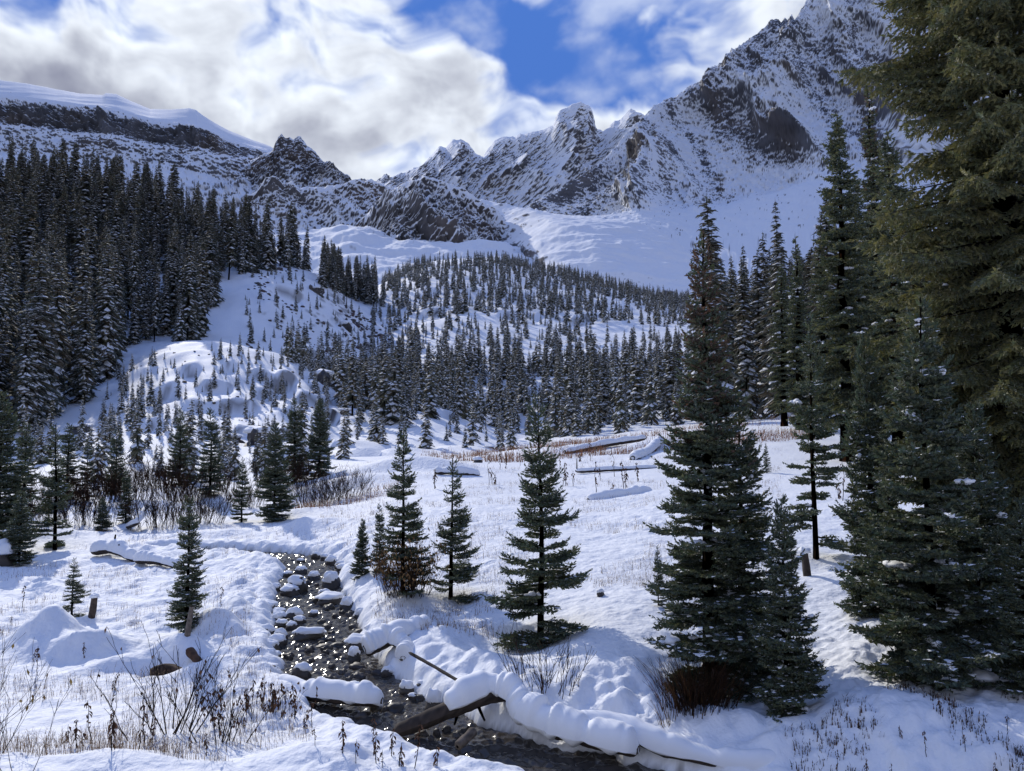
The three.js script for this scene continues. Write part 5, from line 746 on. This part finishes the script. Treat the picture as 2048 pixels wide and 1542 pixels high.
shrub(1330, 7.55, { seed: 71, stems: 26, spread: 0.2, tall: 0.3, open: 0.3, bend: 0.12, tints: [[0.32, 0.17, 0.05], [0.24, 0.12, 0.04]], r: 0.003, levels: 0 }, 'little golden grass tuft left of red-brown tussock');
{
  const places = [[322, 21.5, 1], [278, 26, 1.2], [400, 22.5, 0.95], [180, 22, 1], [600, 30, 1.1], [690, 27, 0.95], [560, 33, 1.3], [330, 36, 1.4], [90, 22, 1], [450, 33, 1.25], [500, 27, 0.9], [240, 33, 1.4], [365, 28, 1.2], [640, 26, 0.9], [150, 27, 1.2], [210, 26, 1.1]], names = ['left of broad-based spruce', 'behind leaning branchwood', 'by narrow rusty-topped spruce', 'under left spruce group', 'by bushy spruce near snow mound', 'in hollow below snow mound', 'behind dense dark bank spruce', 'at foot of left knoll', 'beside dark bushy left-edge spruce', 'between narrow spruces on left rise', 'left of dense dark bank spruce', 'at right end of left spruce group', 'below broad-based spruce', 'right of dense dark bank spruce', 'under golden-topped spruce', 'behind round low spruce bush'];
  const protos = [0, 1, 2].map((k) => shrub(places[k][0], places[k][1], { seed: 100 + k, stems: 80, spread: 1.7, tall: 0.75, open: 0.35, tints: REDTWIG.concat(TWIG), r: 0.007, thin: 0.004, levels: 2 }, 'reddish-brown willow thicket ' + names[k], 'willow thickets on the valley floor'));
  places.slice(3).forEach(([px, d, s], k) => { const c = copyOf(protos[k % 3], 'reddish-brown willow thicket ' + names[k + 3]); c.position.copy(lie(px, d, -0.04)); c.rotation.y = k * 1.9; c.scale.setScalar(s); });
}
function stalk(seed, tall, flakes) { const R = rngOf(seed), s = new Soup(), pts = []; for (let i = 0; i <= 5; i++) pts.push(new THREE.Vector3((R() - 0.5) * 0.05 * i / 5 * tall * 3, tall * i / 5, (R() - 0.5) * 0.05 * tall)); pts[0].y = -0.06; s.tube(pts, (i) => 0.0045 * (1 - i / 8), 4, [0.07, 0.045, 0.032]); for (let k = 0; k < flakes; k++) { const t = 0.3 + 0.7 * R(), e = new THREE.Vector3().lerpVectors(pts[0], pts[5], t), a = R() * 6.28, l = 0.016 + R() * 0.034, w = 0.004 + R() * 0.008, x = Math.cos(a), z = Math.sin(a), c = DRYLEAF[k % 3]; s.tri(e.x, e.y, e.z, e.x + x * l * 0.6 - z * w, e.y - l * 0.4, e.z + z * l * 0.6 + x * w, e.x + x * l * 0.7, e.y - l * 1.1, e.z + z * l * 0.7, c); s.tri(e.x, e.y, e.z, e.x + x * l * 0.7, e.y - l * 1.1, e.z + z * l * 0.7, e.x + x * l * 0.6 + z * w, e.y - l * 0.5, e.z + z * l * 0.6 - x * w, c); } return s.build(); }
const stalkKinds = [stalk(1, 0.34, 16), stalk(2, 0.26, 22), stalk(3, 0.2, 9), stalk(4, 0.42, 10), stalk(5, 0.16, 14)];
const putStalk = (px, d, k, s, label, group) => { const m = single('dry_stalk', stalkKinds[k % 5], M.dry, label, 'dry plant', group); m.position.copy(lie(px, d)); m.rotation.set((px * 1.3 % 0.3) - 0.15, px * 2.1, (px * 0.7 % 0.34) - 0.17); m.scale.setScalar(s); };
[[238, 7.6, 3], [176, 6.9, 1], [205, 7.1, 0], [190, 6.7, 2], [160, 7.3, 4], [245, 6.4, 1], [300, 6.9, 2], [310, 7.0, 0], [322, 7.2, 1], [395, 7.0, 4], [430, 6.8, 1], [255, 9.4, 2], [243, 9.2, 4], [185, 10.3, 1], [95, 9.8, 0], [88, 10.1, 2], [440, 7.9, 0], [505, 8.2, 1], [515, 8.0, 0], [525, 8.3, 2], [560, 8.2, 1], [580, 8.0, 0], [500, 7.7, 4], [545, 7.8, 2], [600, 7.9, 1], [620, 7.5, 4], [632, 7.6, 0], [695, 6.5, 1], [720, 6.4, 2], [755, 6.7, 0], [760, 6.5, 1], [772, 6.4, 2], [790, 6.6, 1], [805, 6.4, 4], [835, 6.4, 0], [878, 6.5, 4], [640, 6.6, 2], [450, 12.0, 0], [120, 12.5, 1], [40, 12, 2], [60, 13, 0], [15, 11, 1]].forEach(([px, d, k]) => putStalk(px, d, k, 0.65 + (px * 0.377 % 0.6), 'withered brown leafy stalk standing in left foreground snow', 'withered stalks in the left foreground'));
[[1125, 27], [1131, 27.2], [1145, 27], [1190, 23], [1222, 23.5], [1246, 25], [1250, 25], [1200, 28], [1228, 29], [1330, 37], [1345, 37], [1275, 27], [985, 28], [978, 27.5], [992, 28], [1000, 33], [1012, 34], [1105, 31], [1118, 31], [1160, 36], [1180, 36], [870, 26], [1060, 33], [1680, 20], [1672, 20.5], [1700, 17], [1395, 40], [1410, 42], [1040, 36]].forEach(([px, d], k) => putStalk(px, d, k, 2.6, 'tall dark dead stalk standing on the meadow snow', 'dead stalks on the meadow'));
[[1620, 6.4], [1712, 6.5], [1735, 6.2], [1760, 6.3], [1800, 6.2], [1830, 6.5], [1850, 6.1], [1880, 6.2], [1905, 6.4], [1700, 6.9], [1930, 6.0], [1965, 6.2], [1990, 6.5], [1655, 6.6], [1780, 6.7], [2010, 6.0], [1860, 6.8], [1590, 6.3]].forEach(([px, d], k) => putStalk(px, d, k, 0.6, 'short withered stalk in trodden snow, lower right', 'withered stalks in the lower right'));

// ---------------------------------------------------------------- grass and litter: too many to count
function tufts(name, label, spec) {
  const R = rngOf(spec.seed), s = new Soup(); let n = 0;
  for (let k = 0; k < spec.n; k++) {
    const px = mix(spec.px[0], spec.px[1], R()), d = mix(spec.d[0], spec.d[1], Math.pow(R(), 1.4)), x = (px - 1024) / FOCAL * d, z = -d; if (fbm(x * spec.clump, z * spec.clump, spec.seed, 2) < spec.least) continue; const nb = nearBrook(x, z); if (nb[0] < nb[2] + 0.25) continue; const y = height(x, z), m = 2 + Math.floor(R() * spec.per);
    for (let b = 0; b < m; b++) { const a = R() * 6.28, l = spec.tall * (0.4 + R() * 0.8), bend = (0.15 + R() * 0.5) * l, w = spec.wide * (0.7 + R() * 0.6), c0 = spec.tints[Math.floor(R() * spec.tints.length)], v = 0.7 + R() * 0.6, c = c0.map((q) => q * v), bx = x + (R() - 0.5) * spec.size, bz = z + (R() - 0.5) * spec.size, wx = Math.sin(a) * w, wz = -Math.cos(a) * w, mx = bx + Math.cos(a) * bend * 0.35, mz = bz + Math.sin(a) * bend * 0.35, ex = bx + Math.cos(a) * bend, ez = bz + Math.sin(a) * bend; s.tri(bx - wx, y - 0.02, bz - wz, bx + wx, y - 0.02, bz + wz, mx, y + l * 0.6, mz, c); s.tri(mx - wx * 0.7, y + l * 0.52, mz - wz * 0.7, mx + wx * 0.7, y + l * 0.52, mz + wz * 0.7, ex, y + l * (0.75 + R() * 0.25), ez, c); n++; }
  }
  const m = single(name, s.build(), M.dry, label, 'grass'); m.userData.kind = 'stuff'; return n;
}
const STRAW = [[0.30, 0.20, 0.11], [0.22, 0.14, 0.08], [0.14, 0.09, 0.055], [0.36, 0.26, 0.15]], RUSTY = [[0.27, 0.11, 0.05], [0.34, 0.17, 0.08], [0.18, 0.08, 0.045], [0.40, 0.24, 0.12]];
tufts('meadow_grass', 'sparse straw-coloured grass blades poking through the meadow snow', { seed: 501, n: 9000, px: [640, 1560], d: [10.5, 42], clump: 0.35, least: -0.02, per: 4, tall: 0.13, wide: 0.004, size: 0.16, tints: STRAW });
tufts('bank_grass', 'dry straw-coloured grass blades in snow on the left bank', { seed: 502, n: 5600, px: [-40, 640], d: [6.5, 22], clump: 0.5, least: 0.0, per: 4, tall: 0.13, wide: 0.0028, size: 0.12, tints: STRAW });
tufts('rusty_grass', 'band of rusty dry grass along the far edge of the meadow', { seed: 503, n: 2600, px: [840, 1640], d: [38, 62], clump: 0.16, least: -0.05, per: 6, tall: 0.42, wide: 0.016, size: 0.6, tints: RUSTY });
tufts('willow_grass', 'rusty dry grass along willow hollow left of meadow', { seed: 504, n: 700, px: [560, 800], d: [24, 32], clump: 0.3, least: -0.1, per: 5, tall: 0.22, wide: 0.008, size: 0.4, tints: RUSTY });
tufts('ground_litter', 'dark withered ground plants in trodden snow at lower right', { seed: 505, n: 1500, px: [1560, 2100], d: [5.6, 7.6], clump: 1.4, least: 0.10, per: 5, tall: 0.07, wide: 0.006, size: 0.07, tints: [[0.06, 0.038, 0.028], [0.09, 0.045, 0.028], [0.05, 0.04, 0.03]] });

shade(scene);
const renderer = new THREE.WebGLRenderer({ antialias: true });
renderer.setSize(1024, 771);
renderer.toneMapping = THREE.LinearToneMapping;
renderer.toneMappingExposure = EXPOSURE;
renderer.shadowMap.enabled = true;
renderer.shadowMap.type = THREE.PCFSoftShadowMap;
renderer.render(scene, camera);
